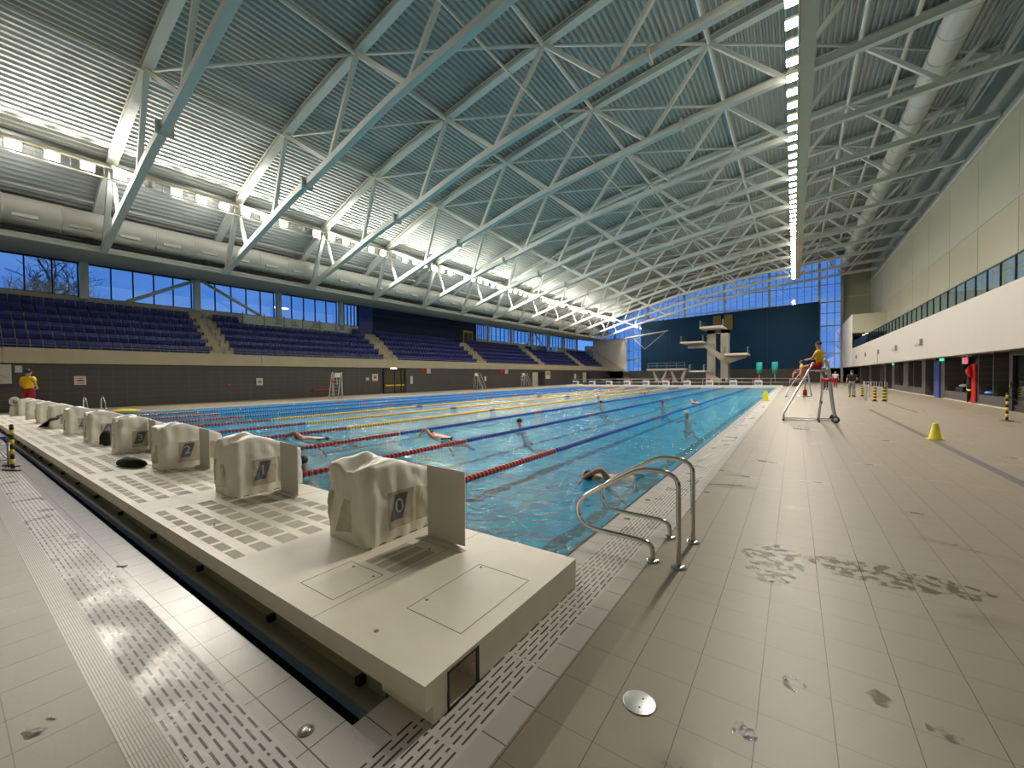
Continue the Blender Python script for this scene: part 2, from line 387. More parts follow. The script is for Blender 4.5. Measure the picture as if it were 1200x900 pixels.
def text_part(body, size, material, parent, loc, rot, name='lettering'):
    me = text_mesh(body, size); me.materials.clear(); me.materials.append(M[material])
    o = bpy.data.objects.new(name, me); COL.objects.link(o); o.parent = parent; o.location = loc; o.rotation_euler = rot
    return o

# ------------------------------------------------------------------ the hall
TY = [5.9+6.15*k for k in range(-1, 13)]       # truss planes
YN, YE = -9.0, 86.0
PX0, PX1, PY0, PY1 = X0, -26.82, 2.6, 52.6      # pool
POOLL = -26.82
# floor
b = MB()
for (x0, x1, y0, y1) in ((-1.02, 10.2, YN, YE), (-33.4, -1.02, YN, .43), (-33.4, -27.3, .43, YE), (-27.3, -1.02, 54.4, YE)):
    b.box(x0, x1, y0, y1, -.3, 0)
struct('floor', b, 'floor')
b = MB().box(-1.15, -1.02, .43, 54.4, -.2, .001); struct('trim_1', b, 'bordertile')
b = MB().box(-1.47, -1.15, .43, 54.4, -.2, 0); struct('trim_2', b, 'sloty')
b = MB().box(-1.655, -1.47, 2.78, 52.6, -.2, 0); b.box(-1.66, -1.655, 2.78, 52.6, -.2, .002); struct('trim_3', b, 'whitetile')
b = MB().box(-1.6585, -1.640, 2.78, 52.6, -.002, .006); struct('trim_4', b, 'black')
b = MB().box(-27.3, -1.47, .43, .56, -.2, .001); struct('trim_5', b, 'ribtile')
b = MB().box(-27.3, -1.47, .56, .84, -.2, 0); struct('trim_6', b, 'slotx')
b = MB().box(-27.3, -1.47, .84, 1.07, -.2, 0); b.box(-1.66, -1.47, 1.07, 2.78, -.2, 0); struct('trim_7', b, 'whitetile')
b = MB().box(-27.3, -1.66, 1.07, 1.34, -.5, -.22); struct('trim_8', b, 'trench')
b = MB().box(-27.3, POOLL, 1.34, 54.4, -.2, .001); struct('trim_9', b, 'whitetile')
# basin
D = -.95
b = MB().box(POOLL-.3, PX0+.3, PY0-1.3, PY1+.3, D-.2, D); b.box(PX0, PX0+.14, PY0-1.2, PY1, D, -.2); b.box(POOLL-.14, POOLL, PY0-1.2, PY1, D, -.2)
b.box(POOLL, PX0, PY0-1.26, PY0-1.0, D, -.22); b.box(POOLL, PX0, PY1, PY1+.2, D, -.02)
struct('pool_basin', b, 'basin')
b = MB().add([(POOLL, 1.6, -.015), (PX0, 1.6, -.015), (PX0, PY1, -.015), (POOLL, PY1, -.015)], [(0, 1, 2, 3)])
tag(b.build('pool_water', 'water'), 'rippling turquoise water filling the long racing pool', 'water', kind='stuff')
# roof deck, profiled sheet with ribs running along the hall
ROOF = [(-39.1, 9.45), (-36.5, 10.75), (-34, 12.1), (-30.8, 13.75), (-24.2, 16.05), (-17.3, 17.6), (-10.5, 18.85), (-3.8, 19.8), (3, 20.5), (10.3, 20.95)]
def roofz(x, P=ROOF):
    for i in range(len(P)-1):
        if x <= P[i+1][0] or i == len(P)-2:
            p0 = P[max(i-1, 0)]; p1, p2 = P[i], P[i+1]; p3 = P[min(i+2, len(P)-1)]
            t = (x-p1[0])/(p2[0]-p1[0])
            m1 = (p2[1]-p0[1])/(p2[0]-p0[0])*(p2[0]-p1[0]); m2 = (p3[1]-p1[1])/(p3[0]-p1[0])*(p2[0]-p1[0])
            return (2*t**3-3*t*t+1)*p1[1]+(t**3-2*t*t+t)*m1+(-2*t**3+3*t*t)*p2[1]+(t**3-t*t)*m2
b = MB(); prof = []
x = -39.1
while x < 10.3:
    for dx, dz in ((0, .0), (.10, .0), (.14, .13), (.24, .13)): prof.append((x+dx, roofz(x+dx)+dz))
    x += .28
n = len(prof)
vs = [(p[0], y, p[1]) for y in (YN, YE) for p in prof]
b.add(vs, [(i, i+1, n+i+1, n+i) for i in range(n-1)])
b.add([(p[0], y, p[1]+.6) for y in (YN, YE) for p in prof[::8]], [(i, i+1, len(prof[::8])+i+1, len(prof[::8])+i) for i in range(len(prof[::8])-1)])
struct('ceiling', b, 'deckroof')
# near wall (behind the camera)
def end_poly(x0, x1, z0, step=2.0):
    P = [(x0, z0), (x1, z0)]; xs = []; x = x1
    while x > x0: xs.append(x); x -= step
    xs.append(x0)
    return P+[(x, roofz(min(10.3, max(-39.1, x)))+.3) for x in xs]
struct('wall_near', MB().prism(end_poly(-39.5, 10.5, -.3), 'y', YN-.3, YN), 'cream')
# right wall
b = MB().box(10.0, 10.4, YN, YE, 2.4, 11.1); struct('wall_right', b, mat('sand_wall_panel', (.34, .32, .24), .7, noise_amt=.04))
b = MB().box(9.99, 10.4, YN, YE, 11.13, 16.05); struct('wall_right_upper', b, 'panelwall')
b = MB().box(10.02, 10.4, YN, YE, 16.05, 21.6); struct('wall_right_top', b, 'metalwall')
b = MB()
for y in range(-2, 86, 6): b.box(9.975, 10.0, y, y+.025, 4.9, 16.0)
b.box(9.97, 10.0, YN, YE, 11.09, 11.14); struct('trim_10', b, 'soffit')
b = MB().box(9.85, 10.02, YN, YE, 15.98, 16.14); struct('trim_11', b, 'duct')
# balcony
b = MB().box(6.49, 6.7, YN, YE, 2.39, 4.84); b.box(6.7, 10.0, YN, YE, 4.5, 4.7); b.box(6.7, 10, YN, YE, 2.42, 2.55)
struct('wall_right_balcony', b, mat('warm_white_render', (.46, .43, .39), .6, noise_amt=.03, nscale=1.5))
g = thing('glass_balustrade', 'long glass balustrade with dark posts along the upper right balcony', 'railing', (6.6, 40, 4.84))
b = MB().box(6.585, 6.6, YN+1, 71.5, 4.86, 5.8); b.build('glass_panel', 'rail_glass', g, world=True)
b = MB().box(6.56, 6.64, YN+1, 71.5, 5.8, 5.84); b.build('top_rail', 'frame', g, world=True)
y = 4.0; pm = None
while y < 71:
    if pm is None: pm = MB().box(-.03, .03, -.03, .03, 0, .96).build('post', 'frame', g); pm.location = (0, y-40, 0)
    else:
        c = pm.copy(); COL.objects.link(c); c.parent = g; c.location = (0, y-40, 0)
    y += 1.33
# end box over the balcony
b = MB().box(6.49, 10.0, 72, YE, 7.0, 9.5); b.box(6.49, 6.7, 72, YE, 4.84, 5.0); struct('wall_right_gallery', b, 'cream')
b = MB().box(6.48, 6.49, 72, YE, 2.4, 9.5); struct('trim_12', b, 'white')
for i, y in enumerate((74, 77)):
    o = MB().lathe((8.2, y, 6.97), [(.14, 0), (.14, .04)], 16).build('downlight', 'down', loc=(8.2, y, 6.97))
    tag(o, 'small round lit downlight in the gallery soffit, %s one' % ('nearer' if i == 0 else 'farther'), 'light', 'gallery downlights')
b = MB().box(6.55, 6.56, 72, 85.9, 5.0, 7.0); struct('window_gallery', b, 'rail_glass')
# lower right wall with recesses
def rw(y): return y
b = MB()
b.box(7.23, 7.6, 19.2, 20.3, 0, 2.42)
for y0, y1 in ((24.65, 28.6), (29.5, 34.0), (39.1, 43.3), (44.9, 48.5)): b.box(7.23, 8.5, y0, y1, 0, .48)
for y0, y1 in ((28.6, 29.6), (33.95, 34.7), (35.8, 36.2), (38.2, 39.15), (43.2, 44.9), (48.4, 49.6), (52.5, 53.4), (61.4, 62.7), (70, 71)):
    b.box(7.23, 7.95, y0, y1, 0, 2.42)
b.box(8.4, 8.6, YN, YE, 0, 2.42); b.box(7.24, 8.4, 26.9, 26.96, .48, 2.42)
for y0 in (41.6, 47.2): b.box(7.26, 8.4, y0, y0+.1, .48, 2.42)
b.box(7.23, 8.4, YN, 18.8, 0, 2.42)
struct('wall_right_lower', b, 'darkwall')
b = MB().box(7.20, 7.23, 24.7, 34.0, 0, .05); b.box(7.2, 7.23, 36, 60, 0, .05); struct('baseboard_right', b, 'conc')
d = thing('door_1', None, None, (7.2, 35.2, 0)); d['kind'] = 'structure'
MB().box(7.16, 7.22, 34.72, 35.75, .02, 2.25).build('door_leaf', 'blue', d, world=True)
MB().box(7.10, 7.16, 35.6, 35.68, 1, 1.12).build('door_handle', 'chrome', d, world=True)
d = thing('door_2', None, None, (7.2, 23.6, 0)); d['kind'] = 'structure'
b = MB().box(7.05, 7.22, 24.35, 24.65, 0, 2.39); b.box(7.05, 7.22, 22.6, 24.4, 2.2, 2.39); b.box(7.05, 7.22, 22.4, 22.7, 0, 2.39); b.box(7.1, 7.2, 22.7, 24.35, 0, .25)
b.build('door_frame', 'black', d, world=True)
MB().box(7.12, 7.14, 22.7, 24.35, .25, 2.2).build('pane', 'rail_glass', d, world=True)
MB().box(7.0, 7.05, 24.38, 24.44, .95, 1.15).build('door_handle', 'chrome', d, world=True)
# left: dark wall, fascia, stand
struct('wall_left', MB().box(-33.8, -33.4, YN, YE, 0, 2.62), 'darkwall')
b = MB(); ys = [YN]+[14.4+12.3*k for k in range(-1, 6)]+[YE]
for a, c in zip(ys[:-1], ys[1:]): b.box(-33.55, -33.25, a+.015, c-.015, 2.56, 3.38)
b.box(-33.5, -33.3, YN, YE, 2.6, 3.3)
struct('trim_13', b, 'conc')
b = MB(); TR, RS = .76, .57
for r in range(6): b.box(-33.5-TR*(r+1)-.02, -33.5-TR*r, YN, 84.0, 2.4+RS*r*.8, 3.12+RS*r)
b.box(-38.95, -38.0, YN, 84, 3.2, 6.02)
struct('floor_stand', b, 'conc')
b = MB().box(-39.1, -38.75, YN, 26.6, 6.0, 7.14); b.box(-39.1, -38.75, 46.4, YE, 6.0, 7.14); struct('wall_left_parapet', b, 'cream')
b = MB().box(-39.1, -38.7, 26.6, 46.4, 6.0, 9.6); struct('wall_left_plant_room', b, mat('slate_navy_cladding', (.014, .022, .06), .6, spec=.2))
b = MB().box(-38.68, -38.6, 26.6, 28.3, 6.0, 9.5); struct('trim_14', b, 'blue')
b = MB().box(-38.68, -38.65, 26.6, 46.4, 8.55, 8.68); struct('trim_15', b, 'black')
# ledge / soffit
b = MB().prism([(-33.0, 9.02), (-33.0, 9.25), (-33.6, 9.5), (-39.1, 9.9), (-39.1, 9.45)], 'y', YN, YE); struct('ceiling_soffit', b, 'soffit')
b = MB()
for a, c in zip(TY[:-1], TY[1:]): b.box(-33.02, -32.92, a+.35, c-.35, 9.03, 9.13)
struct('trim_16', b, 'duct')
# left windows
def left_window(i, y0, y1):
    w = thing('window_%d' % i, None, None, (-38.9, y0, 7.14)); w['kind'] = 'structure'
    MB().box(-38.92, -38.9, y0, y1, 7.14, 9.5).build('pane', 'glass', w, world=True)
    b = MB(); n = 5
    for k in range(n+1):
        y = y0+(y1-y0)*k/n; b.box(-38.97, -38.84, y-.035, y+.035, 7.14, 9.5)
    b.box(-38.97, -38.86, y0, y1, 9.34, 9.5); b.box(-38.97, -38.86, y0, y1, 7.14, 7.2)
    b.build('window_frame', 'frame', w, world=True)
wi = 1
for k in range(len(TY)-1):
    y0, y1 = TY[k]+.22, TY[k+1]-.22
    if y1 > 46.4 or y0 < 26:
        if y1 > 26.6 and y0 < 26.6: y1 = 26.6
        if y0 < 46.4 and y1 > 46.4: y0 = 46.5
        left_window(wi, y0, min(y1, 85.5)); wi += 1
cp = None
for k, y in enumerate(TY[1:]):
    if 27 < y < 46: continue
    o = MB().box(-.19, .19, -.2, .2, 0, 2.6).build('wall_column', 'duct') if cp is None else cp.copy()
    if cp is not None: COL.objects.link(o)
    cp = cp or o
    o.location = (-38.5, y, 7.0 if not (26 < y < 47) else 7.0)
    tag(o, 'cream painted column between the left windows, %s from the near end' % nth(k), 'column', 'columns between the left windows')
# end wall
b = MB().box(3.9, 10.4, YE, YE+.3, 0, 2.4)
b.box(-39.5, 10.4, YE, YE+.3, 0, 2.3); b.box(6.4, 10.4, YE, YE+.3, 0, 21.2)
b.box(-39.5, -30.5, YE, YE+.3, 0, 8.2)
struct('wall_far', b, 'panelwall')
w = thing('window_%d' % wi, None, None, (-10, YE, 2.3)); w['kind'] = 'structure'
P = end_poly(-38, 6.4, 2.3); MB().prism(P, 'y', YE+.1, YE+.12).build('pane', 'glass', w, world=True)
b = MB(); bb = MB()
for k in range(-6, 2):
    x = -3.7+7.15*k*1.0
    if -38 < x < 6: bb.box(x-.18, x+.18, YE-.2, YE+.25, 2.3, roofz(x))
    for j in range(1, 7):
        xx = x+7.15*j/7
        if -38 < xx < 6.3: b.box(xx-.04, xx+.04, YE+.02, YE+.16, 2.3, roofz(xx))
for z, t in ((4.77, .12), (6.75, .04), (9.43, .1), (11.55, .04), (13.4, .1), (16.3, .04), (18.9, .04)):
    xs = [x/2 for x in range(-76, 13) if roofz(x/2) > z+.2]
    if xs: (bb if t > .05 else b).box(min(xs), 6.3, YE-.02, YE+.14, z-t, z+t)
b.build('glazing_bars', 'greyframe', w, world=True); bb.build('window_frame', 'soffit', w, world=True)
b = MB().box(6.25, 6.6, YE-.4, YE+.2, 0, 21); struct('trim_17', b, 'concrete_grey')
b = MB().box(6.5, 10, YE-.05, YE, 13.9, 14.1); struct('trim_18', b, 'soffit')
# dive wall
struct('wall_diving', MB().prism([(-26, 2.4), (3.4, 2.4), (3.4, 13.36), (-26, 12.3)], 'y', 84.0, 84.5), 'navy')
struct('wall_diving_base', MB().box(-28.5, 3.4, 84.0, 84.6, 0, 2.4), 'darkwallx')
b = MB()
for x in (-20.2, -3.9): b.box(x, x+.05, 83.97, 84, 2.4, 13.0-.036*(3.4-x))
struct('trim_19', b, 'frame')
# stair-side white wall at the end of the stand
b = MB().prism([(-36.6, 9.3), (-29.0, 9.0), (-29.0, 2.5), (-33.4, 2.5), (-36.6, 5.5)], 'y', 84.0, 84.3); struct('wall_stair_side', b, 'white')
b = MB().bar((-38.0, 83.9, 8.0), (-29.8, 83.9, 2.7), .25, .5); struct('trim_20', b, 'conc')

# ------------------------------------------------------------------ roof steelwork
BOT = [(-33.0, 9.17), (-30, 10.1), (-27, 10.98), (-24, 11.85), (-21, 12.5), (-18, 13.25), (-15, 14.0), (-12, 14.5), (-9, 14.95), (-6, 15.45), (-3, 15.82), (0, 16.12), (3, 16.36), (6, 16.62), (10.1, 16.85)]
TOP = [(-37.5, 9.85), (-36.5, 10.3), (-34, 11.72), (-30.8, 13.35), (-24.2, 15.68), (-17.3, 17.2), (-10.5, 18.45), (-3.8, 19.4), (3, 20.12), (9.8, 20.52)]
def botz(x): return roofz(x, BOT)
TN = TOP[3:]
BNX = [-25.9, -19.8, -13.7, -7.1, -.4, 6.4]
def chord(fn, x0, x1, w, h, n=26):
    b = MB(); xs = [x0+(x1-x0)*i/n for i in range(n+1)]
    vs = []
    for x in xs:
        z = fn(x); vs += [(x, -w/2, z-h/2), (x, w/2, z-h/2), (x, w/2, z+h/2), (x, -w/2, z+h/2)]
    fs = [(i*4+j, i*4+(j+1)%4, i*4+4+(j+1)%4, i*4+4+j) for i in range(n) for j in range(4)]+[(3, 2, 1, 0), tuple(n*4+j for j in range(4))]
    return b.add(vs, fs)
tr = thing('roof_truss', '', 'roof truss', (0, TY[0], 0), group='white steel trusses spanning the hall')
chord(botz, -33.0, 10.0, .32, .34).build('bottom_chord', 'steel', tr)
b = chord(lambda x: roofz(x, TOP)-.06, -37.5, 10.0, .42, .06); b2 = chord(lambda x: roofz(x, TOP)+.24, -37.5, 10.0, .42, .05); b3 = chord(lambda x: roofz(x, TOP)+.09, -37.5, 10.0, .16, .3)
for q in (b2, b3): b.add(q.v, q.f)
b.build('top_chord', 'steel', tr)
def web(a, c, w=.2): MB().bar((a[0], 0, a[1]), (c[0], 0, c[1]), w, w, (0, 1, 0)).build('web_member', 'steel', tr)
web(TN[0], (-32.7, 9.3), .24); 
for i, x in enumerate(BNX):
    web(TN[i], (x, botz(x))); web((x, botz(x)), TN[i+1])
web(TN[0], (-29.6, 10.25), .16)
for x in (-22, -5.2):
    z = botz(x); MB().box(x-.06, x+.06, -.32, .32, z-.3, z+.26).build('clamp_plate', 'duct', tr)
TR_ALL = [tr]
tr['label'] = 'white curved steel roof truss nearest the camera, above the top left corner'
for k in range(1, len(TY)):
    TR_ALL.append(dup(tr, (0, TY[k], 0), label='white curved steel roof truss, %s counted from the near end' % nth(k)))
# purlins (tubes along the hall at every top node) and diagonals in the roof plane
for i, (x, z) in enumerate(TN[:-1]):
    o = MB().tube([(x, YN, z-.02), (x, YE, z-.02)], .11, 10).build('roof_purlin', 'steel', loc=(x, YN, z))
    tag(o, 'long white steel tube along the hall under the roof, %s from the left wall' % nth(i), 'purlin', 'tubes joining the truss tops')
o = MB().tube([(-10.4, YN, botz(-10.4)+.3), (-10.4, YE, botz(-10.4)+.3)], .055, 8).build('tie_rod', 'steel', loc=(-10.4, YN, 14.8))
tag(o, 'thin straight white tie rod linking the lower truss chords over mid pool', 'tie rod')
br = None
TOPX = [(-36.2, 10.45)]+TN
for k in range(len(TY)-1):
    for i in range(1, len(TN)-1):
        if i in (4,) and k % 2: continue
        a, c = TN[i], TN[i+1]
        o = MB().tube([(a[0], 0, a[1]-.02), (c[0], 6.15, c[1]-.02)], .085, 8).build('roof_brace', 'steel') if br is None or br.get(i) is None else br[i].copy()
        if br is None: br = {}
        if i in br: COL.objects.link(o)
        else: br[i] = o
        o.location = (0, TY[k], 0)
        tag(o, 'white diagonal roof brace in the %s bay, %s panel from the left' % (nth(k), nth(i)), 'roof brace', 'diagonal braces under the roof')
    a, c = (-34.6, 11.3), TN[1]
# V braces on the left wall
for k, (a, c) in enumerate((((7.8, 7.0), (11.9, 9.25)), ((16.3, 7.0), (12.2, 9.25)), ((58.5, 7.0), (61.1, 9.25)), ((64.0, 7.0), (61.4, 9.25)))):
    o = MB().tube([(-37.6, a[0], a[1]), (-37.9, c[0], c[1])], .12, 10).build('diagonal_strut', 'duct', loc=(-37.6, a[0], a[1]))
    tag(o, 'cream diagonal tube strut before the left windows, %s' % ('leaning right above the first seats', 'leaning left beyond the first stairs', 'leaning right near the far windows', 'leaning left near the far windows')[k], 'strut')
# ducts
def duct(name, x, z, r, label):
    t = thing(name, label, 'duct', (x, 40, z))
    MB().tube([(x, YN+.5, z), (x, YE-1, z)], r, 24).build('duct_tube', 'duct', t, world=True)
    jb = MB().lathe((0, 0, 0), [(r, -.03), (r+.035, -.03), (r+.035, .03), (r, .03)], 24, axis='y').build('joint_band', 'duct', t)
    y = YN+1; first = True
    while y < YE-2:
        c = jb if first else jb.copy()
        if not first: COL.objects.link(c); c.parent = t
        first = False; c.location = (0, y-40, 0); y += 2.05
    return t
t = duct('air_duct', -33.95, 10.72, .74, 'huge round white air duct running above the left windows')
nz = MB().box(-.16, .16, -.45, .45, -.08, .08).build('air_nozzle', 'white', t); nz.location = (.62, -40+3.0, -.42)
y = 5.05
while y < 84: c = nz.copy(); COL.objects.link(c); c.parent = t; c.location = (.62, y-40, -.42); y += 2.05
duct('air_duct', 6.4, 18.35, .60, 'round grey air duct high under the roof near the right wall')
o = MB().tube([(4.9, YN, 19.0), (4.9, YE-1, 19.0)], .1, 10).build('service_pipe', 'duct', loc=(4.9, YN, 19)); tag(o, 'slim service pipe running beside the right roof duct', 'pipe')
o = MB().tube([(-33.6, YN, 11.95), (-33.6, YE-1, 11.95)], .06, 8).build('conduit_rail', 'white', loc=(-33.6, YN, 11.95)); tag(o, 'thin white conduit rail running just above the big left duct', 'conduit')

# ------------------------------------------------------------------ lights
def spot(name, loc, aim, power, size, blend, rad=.15, col=(1, .935, .86)):
    l = bpy.data.lights.new(name, 'SPOT'); l.energy = power; l.spot_size = size; l.spot_blend = blend; l.shadow_soft_size = rad; l.color = col
    o = bpy.data.objects.new(name, l); COL.objects.link(o); o.location = loc
    o.rotation_euler = Vector(aim).to_track_quat('-Z', 'Y').to_euler(); return o
GX, GZ = -30.3, 12.75
g = thing('light_gantry', 'long pale cable gantry carrying floodlights along the left side of the roof', 'gantry', (GX, YN, GZ))
b = MB().box(GX-.35, GX-.15, 0.0, 80.5, GZ+.32, GZ+.40); b.box(GX-.35, GX-.31, 0, 80.5, GZ+.40, GZ+.52); b.box(GX-.19, GX-.15, 0, 80.5, GZ+.4, GZ+.52); b.build('cable_tray', 'cream', g, world=True)
MB().tube([(GX, 0, GZ-.32), (GX, 80.5, GZ-.32)], .04, 8).build('lower_rail', 'duct', g, world=True)
MB().tube([(GX, 0, GZ+.3), (GX, 80.5, GZ+.3)], .03, 8).build('upper_rail', 'duct', g, world=True)
hg = MB().tube([(0, 0, -.32), (0, 0, .3)], .02, 6).build('hanger', 'lamp', g)
hg.location = (0, -YN+.6, 0)
y = 1.83
while y < 80: c = hg.copy(); COL.objects.link(c); c.parent = g; c.location = (0, y-YN, 0); y += 1.23
fl = None; i = 0; y = 1.2
while y < 80:
    if i % 7 != 5:
        lab = 'lit floodlight on the left gantry, %s lamp position from the near end' % nth(i)
        if fl is None:
            fl = thing('floodlight', lab, 'light', (GX, y, GZ), group='floodlights on the left gantry')
            MB().prism([(-.16, -.16), (.10, -.21), (.16, .17), (-.12, .16)], 'y', -.27, .27).build('lamp_housing', 'lamp', fl, bevel=.02)
            MB().prism([(.105, -.20), (.135, -.202), (.20, .15), (.163, .152)], 'y', -.25, .25).build('lens', 'lens', fl)
            MB().box(-.04, .04, -.30, -.28, -.1, .28).box(-.04, .04, -.28, .28, .24, .28).box(-.04, .04, .28, .30, -.1, .28).build('bracket', 'lamp', fl)
        else: dup(fl, (GX, y, GZ), label=lab)
        if i % 2 == 0: spot('floodlight_beam', (GX+.3, y, GZ), (math.cos(math.radians(-42)), 0, math.sin(math.radians(-42))), FLOOD_W*2, math.radians(124), .12)
    else:
        t = thing('loudspeaker', 'pale round loudspeaker hung on the left gantry, %s lamp position' % nth(i), 'speaker', (GX, y, GZ), group='gantry loudspeakers')
        MB().lathe((.05, 0, .0), [(.12, -.12), (.2, .0), (.24, .2)], 14, axis='x').build('horn', 'lamp', t)
        MB().box(-.12, .05, -.12, .12, -.12, .12).build('speaker_body', 'lamp', t)
    y += 1.23; i += 1
# roof wash lamps, the back of the gantry lights the deck
y = 1.8
while y < 80:
    spot('gantry_uplight', (GX+.22, y, GZ-.25), (math.cos(math.radians(62)), 0, math.sin(math.radians(62))), UP_W, math.radians(62), .12, rad=.08, col=(1, .90, .80)); y += 1.23
for k in range(20): spot('gantry_spill_fill', (GX-.25, 2.4+4*k, GZ-.1), (-.8, 0, .1), 130, math.radians(150), .5, rad=.2)  # added fill spots aimed wallward, imitating uplight spill on the roof's wall side
SX, SZ = -.12, 15.85
g = thing('light_gantry', 'long pale light gantry running along the hall high above the right pool edge', 'gantry', (SX, YN, SZ))
MB().box(SX+.30, SX+.85, 2, 75, SZ+.0, SZ+.06).build('cable_tray', 'cream', g, world=True)
MB().box(SX+.22, SX+.27, 2, 75, SZ-.12, SZ+.2).build('side_board', 'cream', g, world=True)
i = 0; y = 13.0; fl = None
while y < 75:
    lab = 'lit square floodlight on the right gantry, %s counted from the near end' % nth(i)
    if fl is None:
        fl = thing('floodlight', lab, 'light', (SX, y, SZ), group='floodlights on the right gantry')
        MB().box(-.22, .22, -.25, .25, 0, .12).build('lamp_housing', 'lamp', fl, bevel=.02)
        MB().box(-.21, .21, -.24, .24, -.03, -.001).build('lens', 'lens', fl)
    else: dup(fl, (SX, y, SZ), label=lab)
    if i % 2 == 0: spot('floodlight_beam', (SX, y, SZ-.1), (-.16, 0, -1), STRIP_W*2, math.radians(142), .45)
    y += 1.23; i += 1


# ------------------------------------------------------------------ start platform
HP = .2124; PA, PB, PX, PL = 1.23, 2.753, -1.35, -26.8
g = thing('start_platform', 'long low cream start platform across the near end of the pool', 'platform', (PX, PA, 0))
b = MB().box(PL, PX, PA, PB, .19, HP); b.box(PL, PX, PA, 1.372, .095, .19); b.box(PL, PX, 1.605, PB, .095, .19); b.box(PL, -1.52, 1.372, 1.605, .095, .19); b.build('platform_top', 'plat', g, world=True)
b = MB()                                   # body under the top, with a recess in the right end face
b.box(-1.72, PX-.002, PA+.05, 1.375, .002, .095); b.box(-1.72, PX-.002, 1.60, PB, .002, .095)
b.box(-1.72, PX-.002, 1.375, 1.60, .002, .012); b.box(-1.72, -1.52, 1.375, 1.60, .012, .095)
b.box(PL, -1.72, 1.62, PB-.02, -.3, .095)
b.build('platform_body', 'plat', g, world=True)
b = MB().box(PL, -1.72, 1.30, 1.33, -.3, .095); b.box(PL, -1.72, 1.20, 1.30, -.13, -.06); b.build('trench_ledge', 'ledge', g, world=True)
br_ = MB().box(-.018, .018, -.035, .05, -.02, .02).build('ledge_bracket', 'black', g)
for i, x in enumerate([-1.9]+[-2.9-1.27*k for k in range(18)]):
    c = br_ if i == 0 else br_.copy()
    if i: COL.objects.link(c); c.parent = g
    c.location = (x-PX, .06, -.02)
# viewing recess frame on the right end face
fr = MB()
for r, z0, z1, y0, y1 in ((0, .10, .16, 1.385, 1.395),): pass
fr.box(PX-.004, PX+.004, 1.372, 1.605, .0, .010); fr.box(PX-.004, PX+.004, 1.372, 1.382, .0, .19); fr.box(PX-.004, PX+.004, 1.372, 1.605, .182, .192); fr.box(PX-.004, PX+.004, 1.585, 1.605, 0, .19)
fr.build('recess_frame', 'black', g, world=True)
def loop(name, pts, w=.003, z=HP):
    b = MB(); n = len(pts)
    for i in range(n):
        p, q = pts[i], pts[(i+1) % n]; b.bar((p[0], p[1], z+.0008), (q[0], q[1], z+.0008), w, .0016)
    return b.build(name, 'groove', g, world=True)
loop('hatch_seam', [(-1.90, 1.60), (-1.47, 1.60), (-1.47, 2.28), (-1.90, 2.28)])
loop('hatch_seam', [(-2.74, 1.40), (-2.36, 1.40), (-2.36, 1.78), (-2.74, 1.78)])
MB().box(-2.285, -2.282, PA, 2.75, HP, HP+.001).build('platform_joint', 'groove', g, world=True)
for k in range(1, 10): MB().box(-2.285-2.515*k, -2.282-2.515*k, PA, 2.75, HP, HP+.001).build('platform_joint', 'groove', g, world=True)
pl = None
for x, y, r in ((-1.87, 1.36, .014), (-2.65, 1.74, .010), (-2.40, 1.73, .010), (-1.87, 1.73, .010), (-1.86, 2.25, .010), (-2.40, 2.26, .010), (-2.62, 2.38, .008)):
    o = MB().lathe((x, y, HP), [(r, 0), (r, .002), (r*.6, .0025)], 12).build('deck_plug', 'groove', g, world=True)
for x, y in ((-4.55, 1.52), (-4.50, 1.50), (-6.9, 1.5), (-9.4, 1.5)): MB().lathe((x, y, HP), [(.010, 0), (.010, .002)], 10).build('deck_plug', 'groove', g, world=True)
# anti slip treads: one patch beside every block
def tread(x0, x1, rows, name='anti_slip_tread'):
    b = MB(); pitch, w = rows[0][2:]; xs = [x0]; x = x0
    while x+w < x1: xs += [x+w, x+pitch]; x += pitch
    ys = []
    for r in rows: ys += [r[0], r[1]]
    ys = ys; nx, ny = len(xs)-1, len(ys)
    vs = [(x, y, HP+.0012) for y in ys for x in xs[:nx]]
    for j in range(ny-1):
        for i in range(nx-1):
            b.f.append([j*nx+i, j*nx+i+1, (j+1)*nx+i+1, (j+1)*nx+i]); b.mi.append(0 if (i % 2 == 0 and j % 2 == 0) else 1); b.sm.append(False)
    b.v = vs
    return b.build(name, ['tread', 'plat'], g, world=True)
tread(-2.66, -2.30, [(1.84, 2.24, .125, .095)])
for k in range(9):
    xc = -5.42-2.515*k
    tread(xc-.05, xc+2.0, [(1.30, 1.38, .25, .20), (1.47, 1.58, .25, .20), (1.66, 1.80, .25, .20), (1.88, 2.02, .25, .20), (2.10, 2.22, .25, .20), (2.3, 2.42, .25, .20)])

